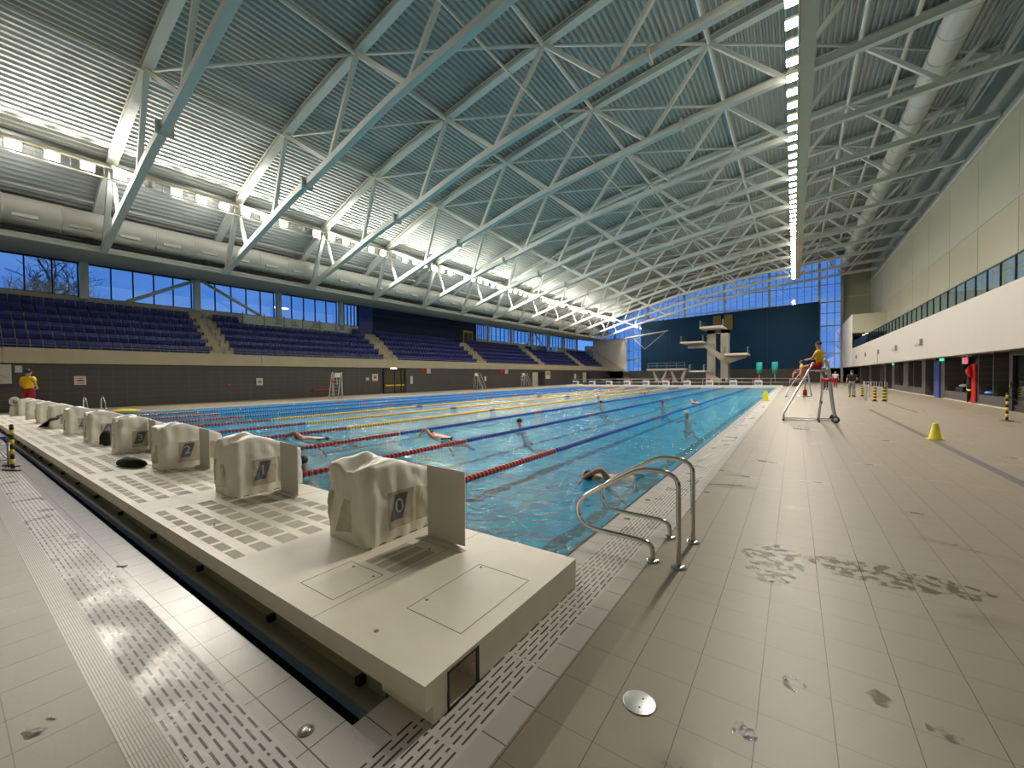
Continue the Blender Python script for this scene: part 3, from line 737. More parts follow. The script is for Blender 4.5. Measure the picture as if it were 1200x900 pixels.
# ------------------------------------------------------------------ covered starting blocks
def cover_mesh(seed):
    """a limp vinyl cover over a starting block; local origin at its front-left foot on the platform, x right, y to the water"""
    b = MB(); m = 22; wx, wy = .57, .80
    def top(u, v):   # u across, v along
        base = .655+.02*math.sin(v*PI*1.2)-.27*max(0, v-.36)
        dip = -.085*math.exp(-((u-.50)/.30)**2-((v-.06)/.14)**2)
        ridge = .03*math.exp(-((u-.35)/.16)**2-((v-.3)/.1)**2)
        fold = .032*(abs(noise.noise(Vector((u*2.2+seed, v*2.2+u, .3))))-.2)+.02*(abs(noise.noise(Vector((u*6+seed, v*5-u*3, 2)))) -.2)
        return base+dip+ridge+fold-(.02 if u in (0, 1) else 0)
    vs = []; per = []
    N_ = 24
    for i in range(N_): per.append((i/N_, 0))
    for i in range(N_): per.append((1, i/N_))
    for i in range(N_): per.append((1-i/N_, 1))
    for i in range(N_): per.append((0, 1-i/N_))
    P_ = len(per)
    for j in range(m+1):
        t = j/m
        for (u, v) in per:
            h = top(u, v)*t; bul = .012*math.sin(PI*t)
            cx, cy = (u-.5), (v-.5)
            q = (abs(noise.noise(Vector((u*3.2+seed*3+t*2, v*3.2+t*1.2, 1.7))))-.15)*.036*(1 if j else .4)+(abs(noise.noise(Vector((u*7-t*4+seed, v*7+t*5, 4.7))))-.15)*.018*min(1, t*4)
            inset = (.015+.055*t if v == 1 else .02*t)
            x = wx*(.5+cx*(1-.06*t))+(q+bul)*(1 if u == 1 else -1 if u == 0 else 0)+(.006*math.sin(30*v) if u in (0, 1) else 0)
            y = wy*(.5+cy*(1-.05*t))+(q+bul)*(1 if v == 1 else -1 if v == 0 else 0)
            if (u in (0, 1)) and (v in (0, 1)): x -= .02*(1 if u else -1); y -= .02*(1 if v else -1)
            vs.append((x, y, h))
    fs = [(j*P_+i, j*P_+(i+1) % P_, (j+1)*P_+(i+1) % P_, (j+1)*P_+i) for j in range(m) for i in range(P_)]
    # top cap grid
    o = len(vs); idx = {}
    for i in range(N_+1):
        for j in range(N_+1):
            u, v = i/N_, j/N_
            if j == 0 and i < N_: k = i
            elif i == N_ and j < N_: k = N_+j
            elif j == N_ and i > 0: k = 2*N_+(N_-i)
            elif i == 0 and j > 0: k = 3*N_+(N_-j)
            else: k = None
            if k is not None: idx[i, j] = m*P_+(k % P_)
            else:
                idx[i, j] = len(vs); vs.append((wx*(.5+(u-.5)*.94), wy*(.5+(v-.5)*.95), top(u, v)+.008))
    fs += [(idx[i, j], idx[i+1, j], idx[i+1, j+1], idx[i, j+1]) for i in range(N_) for j in range(N_)]
    b.add(vs, fs, True)
    return b
CV = []
names0 = ['closest to the camera beside the platform corner', 'second from the platform corner', 'third from the corner, dark bag before it', 'fourth from the platform corner',
          'fifth from the platform corner', 'sixth from the platform corner', 'seventh from the platform corner', 'eighth from the platform corner', 'second from the far left end', 'at the far left end by the standing lifeguard']
for k in range(10):
    x = -3.36-2.515*k; y = 1.97
    t = thing('starting_block_cover', 'white vinyl covered starting block badged %d, %s' % (k, names0[k]), 'starting block', (x, y, HP+.001), group='covered starting blocks at the near end')
    c = cover_mesh(k*1.7).build('vinyl_cover', 'cover', t)
    CVR = c
    # slate badge on the right side
    def wrap(o, off):
        w = o.modifiers.new('Wrap', 'SHRINKWRAP'); w.target = CVR; w.offset = off; w.wrap_method = 'PROJECT' if 0 else 'NEAREST_SURFACEPOINT'; w.wrap_mode = 'ABOVE_SURFACE'
    def patch(q, axis, at, name, m, off, par):
        b = MB(); n = 14; vs = []
        for i in range(n+1):
            for j in range(n+1):
                u, v = i/n, j/n
                p = [(q[0][e]*(1-u)+q[1][e]*u)*(1-v)+(q[3][e]*(1-u)+q[2][e]*u)*v for e in (0, 1)]
                vs.append((at, p[0], p[1]) if axis == 'x' else (p[0], at, p[1]))
        f = [(i*(n+1)+j, (i+1)*(n+1)+j, (i+1)*(n+1)+j+1, i*(n+1)+j+1) for i in range(n) for j in range(n)]
        if axis == 'y': f = [x[::-1] for x in f]
        o = b.add(vs, [x for x in f], True).build(name, m, par); wrap(o, off); return o
    bd = patch([(.205, .17), (.335, .17), (.40, .385), (.275, .385)], 'x', .58, 'number_badge', 'badge', .005, t)
    nb = text_part(str(k), .17, 'white', bd, (.5895, .305, .275), (PI/2, 0, PI/2), 'number'); wrap(nb, .009)
    patch([(.19, .10), (.46, .10), (.46, .41), (.19, .41)], 'x', .58, 'badge_pocket', 'clear', .002, t)
    patch([(.13, .07), (.36, .10), (.33, .36), (.245, .37)], 'y', 0, 'clear_window', 'clear', .003, t)
    patch([(.02, .10), (.06, .10), (.10, .41), (.02, .41)], 'y', 0, 'clear_window', 'clear', .003, t)
    patch([(.49, .10), (.72, .10), (.70, .36), (.49, .41)], 'x', .58, 'clear_window', 'clear', .002, t)
    MB().box(.0, .57, .02, .78, 0, .012).build('block_foot', 'ledge', t)
    # timing board to the right of the block
    lab = ['tall grey board standing on the platform, closest to the camera', 'grey board standing beside the cover badged 1', 'grey board beside the cover badged 2', 'narrow grey board beside the cover badged 3'][min(k, 3)]
    if k < 4:
        bt = thing('upright_board', lab, 'board', (-2.57-2.6*k+(.05 if k else 0), 2.40, HP+.001), 0, 'grey upright boards on the platform')
        MB().prism([(0, .012), (0, .635), (.43, .625), (.42, .03)] if k == 0 else [(0, .012), (0, .62), (.40, .61), (.40, .02)], 'y', 0, .008).build('board_panel', 'board', bt, bevel=.002)
        MB().prism([(-.07, -.0), (.0, .03), (.02, .03), (.02, 0)], 'y', -.002, .03).prism([(-.10, 0), (0, .032), (.30, .032), (.44, 0)], 'y', -.05, -.002).build('board_foot', 'board', bt)

# ------------------------------------------------------------------ lane ropes
def discs(y0, y1, r, pitch=.1, n=9):
    b = MB(); y = y0
    prof = [(r*.45, -.046), (r, -.030), (r, .010), (r*.55, .016), (r*.45, .046)]
    rings = []
    while y+pitch*.5 <= y1:
        rings += [(q, y+z+pitch*.5) for q, z in prof]; y += pitch
    if not rings: return b
    vs = []
    for q, yy in rings:
        for k in range(n): a = 2*PI*k/n; vs.append((q*math.cos(a), yy, q*math.sin(a)))
    m = len(rings)
    fs = [(i*n+k, i*n+(k+1) % n, (i+1)*n+(k+1) % n, (i+1)*n+k) for i in range(m-1) for k in range(n)]
    fs.append(tuple(range(n))); fs.append(tuple((m-1)*n+k for k in range(n))[::-1])
    return b.add(vs, fs, False)
for k in range(1, 10):
    cname, cm = (('dark blue', 'bluefloat') if k <= 3 else ('yellow', 'yelfloat') if k <= 6 else ('mid blue', 'bluefloat2'))
    x = X0-LW*k
    lab = '%s and red lane rope, %s' % (cname, ['nearest the right pool edge', 'second from the right pool edge', 'third from the right pool edge', 'closest of the three yellow ones', 'middle one of the three yellow ones', 'farthest of the three yellow ones', 'just beyond the yellow ropes', 'second from the far left edge', 'nearest the far left pool edge'][k-1])
    g = thing('lane_rope', lab, 'lane rope', (x, 2.76, -.005), group='lane ropes on the water')
    r = .052
    MB().tube([(0, 0, 0), (0, 49.8, 0)], .008, 6).build('steel_cable', 'galv', g)
    secs = [(0, 4.85, 'redfloat'), (4.85, 12.2, cm), (12.2, 12.6, 'redfloat'), (12.6, 24.7, cm), (24.7, 25.3, 'redfloat'), (25.3, 37.2, cm), (37.2, 37.6, 'redfloat'), (37.6, 44.9, cm), (44.9, 49.8, 'redfloat')]
    for a, c, mm in secs:
        discs(a+.01, c-.01, r).build('float_section', mm, g)

# ------------------------------------------------------------------ far end bulkhead and blocks
b = MB().box(-27.3, -1.02, 52.6, 54.4, -.3, .22); struct('trim_21', b, 'white')
for k in range(10):
    x = -3.3-2.515*k
    blue = k >= 7
    t = thing('starting_block', '%s starting block on the far end wall, %s from the right' % ('blue topped white' if blue else 'white', nth(k)), 'starting block', (x, 53.1, .22), group='starting blocks at the far end')
    MB().prism([(0, 0), (0, .50), (.1, .62), (.62, .50), (.62, 0)], 'x', -.36, .36).build('block_body', 'white', t, bevel=.03)
    MB().box(-.3, .3, -.012, -.001, .12, .40).build('number_plate', 'badge' if not blue else 'blue', t)
    MB().bar((0, .02, .615), (0, .66, .50), .70, .03).build('block_top', 'blue' if blue else 'white', t)

# ------------------------------------------------------------------ entry handrails
def smooth(pts, it=2):
    P = [Vector(p) for p in pts]
    for _ in range(it):
        Q = [P[0]]
        for a, c in zip(P[:-1], P[1:]): Q += [a*.75+c*.25, a*.25+c*.75]
        Q.append(P[-1]); P = Q
    return P
R1 = [(-.78, 0), (-.78, .60), (-.78, .72), (-.86, .775), (-.96, .785), (-1.10, .775), (-1.25, .69), (-1.49, .545), (-1.62, .46), (-1.69, .38), (-1.69, .27), (-1.62, .18), (-1.50, .165), (-1.12, .16), (-1.01, .145), (-.99, .09), (-.99, 0)]
for y, dx, lab in ((3.5, 0, 'bent stainless steel entry handrail nearer the camera'), (4.1, -.005, 'bent stainless steel entry handrail farther from the camera')):
    t = thing('pool_handrail', lab, 'handrail', (-.78+dx, y, 0), group='pair of entry handrails')
    MB().tube(smooth([(p[0]+.78, 0, p[1]) for p in R1]), .0205, 14).build('rail_tube', 'chrome', t)
    for x in (0, -.21): MB().lathe((x, 0, .0), [(.058, .001), (.058, .010), (.045, .018), (.026, .022)], 20).build('floor_flange', 'chrome', t)

# floor cover plate, drains and little marks
t = thing('cover_plate', 'round brushed steel cover plate set in the beige tiles', 'cover plate', (-.615, 1.935, 0))
MB().lathe((0, 0, 0), [(.078, .0005), (.078, .003), (.074, .0045)], 40).build('plate', 'galv', t)
for y in (-.03, .03): MB().lathe((.01, y, .0045), [(.005, 0), (.005, .0008)], 10).build('lifting_hole', 'black', t)
t = thing('floor_drain', 'round grey drain with grey rim in white tiles below the platform edge', 'drain', (-1.81, .935, 0))
MB().lathe((0, 0, 0), [(.034, .001), (.034, .004), (.026, .005)], 28).build('drain_rim', 'groove', t)
MB().lathe((0, 0, .005), [(.022, 0), (.022, .002), (.008, .003)], 20).build('drain_cap', 'galv', t)
for i, (x, y) in enumerate(((-1.53, 5.19), (-1.52, 4.39))):
    o = MB().lathe((x, y, 0), [(.035, .001), (.035, .004)], 16).build('floor_drain', 'groove', loc=(x, y, 0)); tag(o, 'small dark drain in the white gutter tiles, %s' % ('beyond the handrails' if i == 0 else 'between the handrails'), 'drain')
for i, (x, y) in enumerate(((-.98, 7.46), (-.97, 5.97))):
    o = MB().lathe((x, y, 0), [(.04, .001), (.04, .003)], 16).build('floor_plug', 'groove', loc=(x, y, 0)); tag(o, 'small dark round plug at the beige tile edge, %s one' % ('farther' if i == 0 else 'nearer'), 'floor plug')
b = MB().box(2.58, 2.72, 6.0, 23, 0, .0015); struct('trim_22', b, 'stripe')
b = MB().box(3.9, 4.0, 22, 29, 0, .0015); struct('trim_23', b, 'stripe')
o = MB().box(.06, .20, 7.28, 7.33, .001, .004).build('marker_strip', 'white', loc=(.13, 7.3, .001)); tag(o, 'short white marker strip lying on the beige tiles', 'strip')
o = MB().box(-.04, .04, -.012, .012, .001, .008).build('paper_scrap', 'white', loc=(0, 0, 0)); o.location = (-4.73, .90, 0); o.rotation_euler = (0, 0, .5); tag(o, 'white paper scrap lying on the gutter tiles', 'scrap')

def puddle(x, y, rx, ry, seed, label, m='puddle'):
    rnd = random.Random(seed); b = MB(); n = 40
    pts = [(x+rx*math.cos(a)*(1+.35*noise.noise(Vector((math.cos(a)*2, math.sin(a)*2, seed)))), y+ry*math.sin(a)*(1+.35*noise.noise(Vector((math.cos(a)*2, math.sin(a)*2, seed+5))))) for a in [2*PI*k/n for k in range(n)]]
    b.add([(px, py, .0012) for px, py in pts], [tuple(range(n))])
    o = b.build('water_puddle', m, loc=(x, y, 0)); tag(o, label, 'puddle', kind='stuff')
def puddle_mat(damp=False):
    m = bpy.data.materials.new('thin_water_film'); m.use_nodes = True; nt = m.node_tree; nt.nodes.remove(nt.nodes['Principled BSDF'])
    o = nt.nodes['Material Output']; g_ = N(nt, 'ShaderNodeNewGeometry'); n1 = N(nt, 'ShaderNodeTexNoise'); n1.inputs['Scale'].default_value = 28; n1.inputs['Detail'].default_value = 3
    nt.links.new(g_.outputs['Position'], n1.inputs['Vector']); bp = N(nt, 'ShaderNodeBump'); bp.inputs['Strength'].default_value = 1; bp.inputs['Distance'].default_value = .010; nt.links.new(n1.outputs[0], bp.inputs['Height'])
    t_ = N(nt, 'ShaderNodeBsdfTransparent'); t_.inputs[0].default_value = (.92, .91, .90, 1); gl = N(nt, 'ShaderNodeBsdfGlossy'); gl.inputs['Roughness'].default_value = .13
    fr = N(nt, 'ShaderNodeFresnel'); fr.inputs[0].default_value = 1.05 if damp else 1.45
    if damp: t_.inputs[0].default_value = (.74, .72, .70, 1)
    for q in (gl, fr): nt.links.new(bp.outputs[0], q.inputs['Normal'])
    mx = N(nt, 'ShaderNodeMixShader'); nt.links.new(fr.outputs[0], mx.inputs[0]); nt.links.new(t_.outputs[0], mx.inputs[1]); nt.links.new(gl.outputs[0], mx.inputs[2])
    n2 = N(nt, 'ShaderNodeTexNoise'); n2.inputs['Scale'].default_value = 13; n2.inputs['Detail'].default_value = 5; nt.links.new(g_.outputs['Position'], n2.inputs['Vector'])
    r_ = N(nt, 'ShaderNodeValToRGB'); r_.color_ramp.elements[0].position = .47; r_.color_ramp.elements[1].position = .54; nt.links.new(n2.outputs[0], r_.inputs[0])
    cl = N(nt, 'ShaderNodeBsdfTransparent'); m2 = N(nt, 'ShaderNodeMixShader'); nt.links.new(r_.outputs[0], m2.inputs[0]); nt.links.new(cl.outputs[0], m2.inputs[1]); nt.links.new(mx.outputs[0], m2.inputs[2]); nt.links.new(m2.outputs[0], o.inputs[0])
    return m
M['puddle'] = puddle_mat(); M['damp'] = puddle_mat(True)
puddle(-.14, 4.05, .22, .42, 1, 'sparkling thin puddle on the beige tiles right of the handrails')
puddle(.0, 2.5, .05, .06, 2, 'small sparkling wet spot on the beige tiles, middle one')
puddle(-.18, 2.02, .05, .07, 3, 'small sparkling wet spot on the beige tiles nearest the frame bottom')
puddle(.62, 4.25, .55, .22, 4, 'wide dark wet smear on the beige tiles right of the sparkling puddle', 'damp')
puddle(.35, 2.62, .05, .06, 6, 'round wet footprint on the beige tiles, left one', 'damp'); puddle(.55, 2.52, .06, .05, 7, 'round wet footprint on the beige tiles, right one', 'damp')
puddle(-2.85, .25, .07, .05, 8, 'small wet patch on the beige tiles at the bottom left')

# ------------------------------------------------------------------ people
def skin_geo(joints, edges, root, sub=2):
    names = list(joints); me = bpy.data.meshes.new('sk'); me.from_pydata([joints[n][0] for n in names], [(names.index(a), names.index(c)) for a, c in edges], [])
    o = bpy.data.objects.new('sk', me); COL.objects.link(o)
    o.modifiers.new('Skin', 'SKIN'); s = o.modifiers.new('S', 'SUBSURF'); s.levels = sub; s.render_levels = sub
    for i, n in enumerate(names):
        d = me.skin_vertices[0].data[i]; r = joints[n][1]; d.radius = r if isinstance(r, tuple) else (r, r); d.use_root = (n == root)
    dg = bpy.context.evaluated_depsgraph_get(); ev = o.evaluated_get(dg); m2 = ev.to_mesh()
    vs = [v.co[:] for v in m2.vertices]; fs = [tuple(p.vertices) for p in m2.polygons]; ev.to_mesh_clear()
    bpy.data.objects.remove(o); bpy.data.meshes.remove(me)
    return vs, fs
STAND = dict(pelvis=((0, 0, .95), (.135, .10)), spine=((0, 0, 1.13), (.125, .095)), chest=((0, 0, 1.33), (.15, .105)), neck=((0, -.01, 1.48), .055), headb=((0, .01, 1.56), .07), head=((0, .015, 1.65), (.078, .095)), headt=((0, .01, 1.72), .062),
    shl=((-.19, 0, 1.41), .062), ell=((-.25, -.03, 1.12), .043), wrl=((-.27, .05, .88), .028), hal=((-.27, .07, .81), (.036, .016)),
    shr=((.19, 0, 1.41), .062), elr=((.25, -.03, 1.12), .043), wrr=((.27, .05, .88), .028), har=((.27, .07, .81), (.036, .016)),
    hil=((-.09, 0, .88), .095), knl=((-.10, .02, .49), .057), anl=((-.10, -.02, .09), .038), tol=((-.11, .15, .03), .034),
    hir=((.09, 0, .88), .095), knr=((.10, .02, .49), .057), anr=((.10, -.02, .09), .038), tor=((.11, .15, .03), .034))
EDG = [('pelvis', 'spine'), ('spine', 'chest'), ('chest', 'neck'), ('neck', 'headb'), ('headb', 'head'), ('head', 'headt')]
for s_ in 'lr': EDG += [('chest', 'sh'+s_), ('sh'+s_, 'el'+s_), ('el'+s_, 'wr'+s_), ('wr'+s_, 'ha'+s_), ('pelvis', 'hi'+s_), ('hi'+s_, 'kn'+s_), ('kn'+s_, 'an'+s_), ('an'+s_, 'to'+s_)]
SIT = dict(STAND)
def pose(base, **k):
    d = dict(base)
    for n, p in k.items(): d[n] = (p, base[n][1])
    return d
# sitting: pelvis at seat height 0 (z measured from the seat), legs forward
SIT = pose(STAND, pelvis=(0, 0, .12), spine=(0, -.01, .30), chest=(0, .01, .50), neck=(0, .02, .65), headb=(0, .04, .73), head=(0, .05, .82), headt=(0, .045, .89),
    shl=(-.19, .01, .58), ell=(-.26, .10, .33), wrl=(-.16, .30, .27), hal=(-.13, .37, .25), shr=(.19, .01, .58), elr=(.26, .10, .33), wrr=(.16, .30, .27), har=(.13, .37, .25),
    hil=(-.09, .04, .10), knl=(-.12, .46, .11), anl=(-.12, .50, -.33), tol=(-.12, .64, -.39), hir=(.09, .04, .10), knr=(.12, .46, .11), anr=(.12, .50, -.33), tor=(.12, .64, -.39))
def person(label, J, loc, rz, skin='skin', shirt=None, bottom=None, bottom_long=False, hair='hair', cap=None, cat='person', look=0.0, scale=1.0, goggles=False, trunks=None, group=None):
    t = thing('person', label, cat, loc, rz, group); t.scale = (scale,)*3
    vs, fs = skin_geo(J, EDG, 'pelvis'); b = MB().add(vs, fs, True)
    H = Vector(J['head'][0]); up = (Vector(J['headt'][0])-Vector(J['headb'][0])).normalized()
    fwd = Vector((math.sin(look), math.cos(look), 0)); fwd = (fwd-up*fwd.dot(up)).normalized() if abs(up.z) > .5 else Vector((0, 0, -1)); sd = fwd.cross(up)
    b.ball(H+fwd*.094-up*.012, (.012, .014, .018), 6); 
    for s in (-1, 1): b.ball(H+sd*s*.078-up*.01, (.012, .02, .028), 6); b.ball(H+fwd*.083+sd*s*.032+up*.012, (.012, .010, .008), 6)
    b.ball(H+fwd*.084-up*.052, (.024, .010, .008), 6)
    for s in 'lr':                      # five fingers on each hand
        w, h = Vector(J['wr'+s][0]), Vector(J['ha'+s][0]); d = (h-w).normalized()
        a = d.cross(Vector((0, 0, 1)) if abs(d.z) < .8 else Vector((0, 1, 0))).normalized(); n_ = d.cross(a)
        for q, (off, ln) in enumerate(((-.027, .062), (-.009, .072), (.009, .068), (.027, .052))):
            p0 = h+a*off+d*.01; p1 = p0+d*ln*.6+n_*.008; p2 = p1+d*ln*.45+n_*.02
            b.tube([p0, p1, p2], [.0095, .0085, .006], 6)
        p0 = h-a*.030-d*.025; b.tube([p0, p0-a*.025+d*.03, p0-a*.028+d*.06+n_*.01], [.011, .010, .007], 6)
    b.build('body', skin, t)
    def grow(names_, edges, root, dr, m, nm, ends={}):
        jj = {}
        for n in names_:
            p, r = J[n]; r = r if isinstance(r, tuple) else (r, r); jj[n] = (p, (r[0]+dr, r[1]+dr))
        for n, (a, c, f) in ends.items():
            p = Vector(J[a][0]).lerp(Vector(J[c][0]), f); r = J[a][1]; r = r if isinstance(r, tuple) else (r, r); r2 = J[c][1]; r2 = r2 if isinstance(r2, tuple) else (r2, r2)
            jj[n] = (tuple(p), (r[0]*(1-f)+r2[0]*f+dr*1.2, r[1]*(1-f)+r2[1]*f+dr*1.2))
        v, f = skin_geo(jj, edges, root); MB().add(v, f, True).build(nm, m, t)
    if shirt:
        grow(['spine', 'chest', 'shl', 'shr'], [('hem', 'spine'), ('spine', 'chest'), ('chest', 'shl'), ('chest', 'shr'), ('shl', 'cl'), ('shr', 'cr'), ('chest', 'col')], 'spine', .022, shirt, 'shirt',
             {'hem': ('spine', 'pelvis', 1.45), 'cl': ('shl', 'ell', .62), 'cr': ('shr', 'elr', .62), 'col': ('chest', 'neck', .6)})
    if bottom:
        f = .95 if bottom_long else .62
        grow(['pelvis', 'hil', 'hir'] + (['knl', 'knr'] if bottom_long else []), [('waist', 'pelvis'), ('pelvis', 'hil'), ('pelvis', 'hir')]+([('hil', 'knl'), ('hir', 'knr'), ('knl', 'el_'), ('knr', 'er_')] if bottom_long else [('hil', 'el_'), ('hir', 'er_')]),
             'pelvis', .020, bottom, 'trousers' if bottom_long else 'shorts',
             {'waist': ('pelvis', 'spine', .75), 'el_': (('knl', 'anl', .85) if bottom_long else ('hil', 'knl', .72)), 'er_': (('knr', 'anr', .85) if bottom_long else ('hir', 'knr', .72))})
        if bottom_long:
            for s in 'lr': MB().tube([J['an'+s][0], J['to'+s][0]], [.05, .042], 8).build('shoe', 'black', t)
    if trunks: grow(['pelvis', 'hil', 'hir'], [('pelvis', 'hil'), ('pelvis', 'hir')], 'pelvis', .012, trunks, 'swimwear', {})
    if hair or cap:
        c = H+up*.028-fwd*.018; b = MB().ball((0, 0, 0), (.092, .100, .088), 12)
        b.v = [tuple(c+sd*v[0]+fwd*v[1]*.95+up*v[2]) for v in b.v]; b.build('swim_cap' if cap else 'hair', cap or hair, t)
    if goggles:
        b = MB()
        for s in (-1, 1): b.ball(H+fwd*.088+sd*s*.032+up*.012, (.02, .014, .014), 8)
        b.build('goggles', 'lblue', t)
    return t
# guard standing by the far left blocks, seen from behind
SG = pose(STAND, ell=(-.30, -.02, 1.16), wrl=(-.20, .14, 1.02), hal=(-.14, .17, 1.0), elr=(.31, -.04, 1.18), wrr=(.20, .12, 1.02), har=(.14, .15, 1.0))
person('standing lifeguard in yellow shirt and dark red shorts, seen from behind', SG, (-26.1, 2.3, HP), .62, shirt='shirt', bottom='shorts', scale=1.07)
# near lifeguard on the high chair
CH = Vector((0.05, 16.75, 0))
LG = pose(SIT, shl=(-.20, .03, .58), ell=(-.24, .16, .36), wrl=(-.06, .34, .32), hal=(.0, .38, .32), elr=(.26, .14, .36), wrr=(.10, .36, .34), har=(.03, .40, .34), knl=(-.14, .44, .09), knr=(.10, .44, .09), anl=(-.14, .52, -.34), anr=(.1, .50, -.34), tol=(-.14, .66, -.38), tor=(.1, .64, -.38))
person('lifeguard in yellow shirt and red shorts seated on the nearer high chair', LG, (.70, 16.75, 1.72), math.radians(78), shirt='shirt', bottom='shorts', look=math.radians(-75), scale=.98)
person('lifeguard in yellow shirt and red shorts seated on the farther high chair', SIT, (.42, 33.0, 1.50), math.radians(85), shirt='shirt', bottom='shorts', look=math.radians(20))

def guard_chair(loc, rz, label, kind='tall', wheels=True, group='lifeguard high chairs', seatz=1.70, s=1.0):
    """local: the guard faces -x; feet from x=-1 to .4"""
    t = thing('lifeguard_chair', label, 'lifeguard chair', loc, rz, group); t.scale = (s,)*3
    for yy in (-.33, .33):
        MB().tube(smooth([(-.98, yy, .03), (-.98, yy, .20), (-.93, yy, .33), (-.25, yy, seatz+.05), (-.17, yy, seatz+.25)], 1), .024, 10).build('front_rail', 'galv', t)
        MB().tube(smooth([(.42, yy, .10), (.33, yy, .6), (.24, yy, seatz+.05), (.18, yy, seatz+.27), (.10, yy, seatz+.33)], 1), .034, 10).build('rear_leg', 'galv', t)
        MB().tube([(-.98, yy, .03), (.40, yy, .06)], .018, 8).build('base_bar', 'galv', t)
        MB().tube([(-.02, yy, .03), (.10, yy, 1.30)], .018, 8).build('middle_leg', 'white', t)
        MB().tube([(-.02, yy, .0), (-.02, yy, .07)], .028, 8).build('rubber_foot', 'black', t)
        MB().tube([(-.98, yy, .0), (-.98, yy, .06)], .03, 8).build('rubber_foot', 'black', t)
        MB().tube([(.045, yy, .60), (.05, yy, .68)], .025, 8).build('leg_clamp', 'black', t)
    for i in range(5):
        z = .35+.27*i; x = -.93+(z-.33)*.68/(seatz-.28)
        MB().bar((x, -.33, z), (x, .33, z), .09, .025).build('tread', 'galv', t)
    MB().tube([(.06, 0, seatz-.03), (.06, 0, seatz-.65)], .03, 8).build('seat_post', 'white', t)
    MB().bar((-.1, -.33, seatz-.06), (.24, -.33, seatz-.06), .03, .03).bar((-.1, .33, seatz-.06), (.24, .33, seatz-.06), .03, .03).bar((.06, -.33, seatz-.06), (.06, .33, seatz-.06), .03, .03).build('seat_support', 'galv', t)
    MB().prism(smooth2([(-.24, seatz-.045), (-.26, seatz-.02), (.16, seatz-.01), (.20, seatz+.02), (.24, seatz+.30), (.27, seatz+.30), (.23, seatz-.02), (.17, seatz-.05)]), 'y', -.22, .22).build('seat_shell', 'white', t, bevel=.012)
    if wheels:
        for yy in (-.41, .41):
            MB().lathe((.40, yy, .105), [(.105, -.025), (.105, .025)], 20, axis='y').build('wheel', 'black', t)
            MB().lathe((.40, yy+(-.03 if yy < 0 else .03), .105), [(.06, -.004), (.06, .004)], 16, axis='y').build('wheel_hub', 'white', t)
    return t
def smooth2(p): return p
guard_chair((.68, 16.75, 0), 0, 'high wheeled metal lifeguard chair on the right deck, nearer one')
guard_chair((.52, 33.0, 0), 0, 'high metal lifeguard chair on the right deck, farther one', seatz=1.48, wheels=False)
o = MB().tube([(-.18, 0, 0), (-.15, 0, 0), (.15, 0, 0), (.18, 0, 0)], [.03, .06, .06, .03], 10).build('rescue_tube', 'red', loc=(0, 0, 0)); o.location = (.88, 16.36, 1.36); tag(o, 'red rescue float clipped to the side of the nearer lifeguard chair', 'rescue float')
t = thing('rescue_bag', 'small red rescue bag hanging under the nearer lifeguard seat', 'bag', (.30, 16.75, .82))
MB().tube([(0, 0, 0), (0, 0, .22)], [.07, .055], 10).build('bag_body', 'red', t); MB().tube([(0, 0, .22), (.0, 0, .80)], .008, 6).build('strap', 'black', t); MB().lathe((0, 0, .0), [(.072, .0), (.072, .035)], 10).build('bag_trim', 'yellow', t)
# high chairs by the left wall
for i, (x, y, lab) in enumerate(((-29.8, 18.4, 'tall empty lifeguard chair by the dark left wall, nearest one'), (-30.4, 36.6, 'empty lifeguard chair by the dark left wall, middle one'), (-30.8, 47.3, 'empty lifeguard chair by the dark left wall, farthest one'))):
    t = guard_chair((x, y, 0), PI if i else PI*.75, lab, wheels=False, group='lifeguard chairs by the left wall', s=1.0)
    o = MB().box(-.2, .2, -.02, .02, -.12, .12).build('rescue_float', 'red'); o.location = (x-.42, y-.1, 1.30); tag(o, 'dark red rescue float hung on the %s left wall chair' % ('nearest', 'middle', 'farthest')[i], 'rescue float')

# swimmers
def swimmer(label, loc, rz, style, **k):
    if style == 'front_crawl':
        J = pose(STAND, pelvis=(0, 0, -.08), spine=(0, .18, -.06), chest=(0, .38, -.04), neck=(0, .53, -.02), headb=(0, .60, .0), head=(0, .68, .01), headt=(0, .75, .02),
            shl=(-.19, .44, -.02), ell=(-.27, .60, .20), wrl=(-.25, .83, .10), hal=(-.24, .90, .04), shr=(.19, .46, -.05), elr=(.22, .30, -.25), wrr=(.20, .12, -.40), har=(.20, .06, -.46),
            hil=(-.09, -.08, -.10), knl=(-.10, -.45, -.16), anl=(-.10, -.85, -.10), tol=(-.10, -1.0, -.08), hir=(.09, -.08, -.10), knr=(.10, -.46, -.12), anr=(.10, -.84, -.20), tor=(.10, -.99, -.22))
    else:
        J = pose(STAND, pelvis=(0, -.20, -.52), spine=(0, -.14, -.34), chest=(0, -.05, -.16), neck=(0, .0, .02), headb=(0, .03, .09), head=(0, .05, .17), headt=(0, .05, .24),
            shl=(-.19, -.04, -.08), ell=(-.34, .08, -.20), wrl=(-.30, .32, -.12), hal=(-.28, .40, -.11), shr=(.19, -.04, -.08), elr=(.34, .08, -.20), wrr=(.30, .32, -.12), har=(.28, .40, -.11),
            hil=(-.09, -.22, -.58), knl=(-.2, -.42, -.80), anl=(-.16, -.80, -.84), tol=(-.16, -.92, -.86), hir=(.09, -.22, -.58), knr=(.2, -.42, -.80), anr=(.16, -.80, -.84), tor=(.16, -.92, -.86))
    if style == 'upright': loc = (loc[0], loc[1], loc[2]-.05)
    return person(label, J, loc, rz, bottom=None, group='swimmers in the lanes', **k)
swimmer('swimmer with dark hair and blue goggles behind the nearest block cover', (-7.12, 3.75, 0), 2.4, 'upright', goggles=True, trunks='black_cloth')
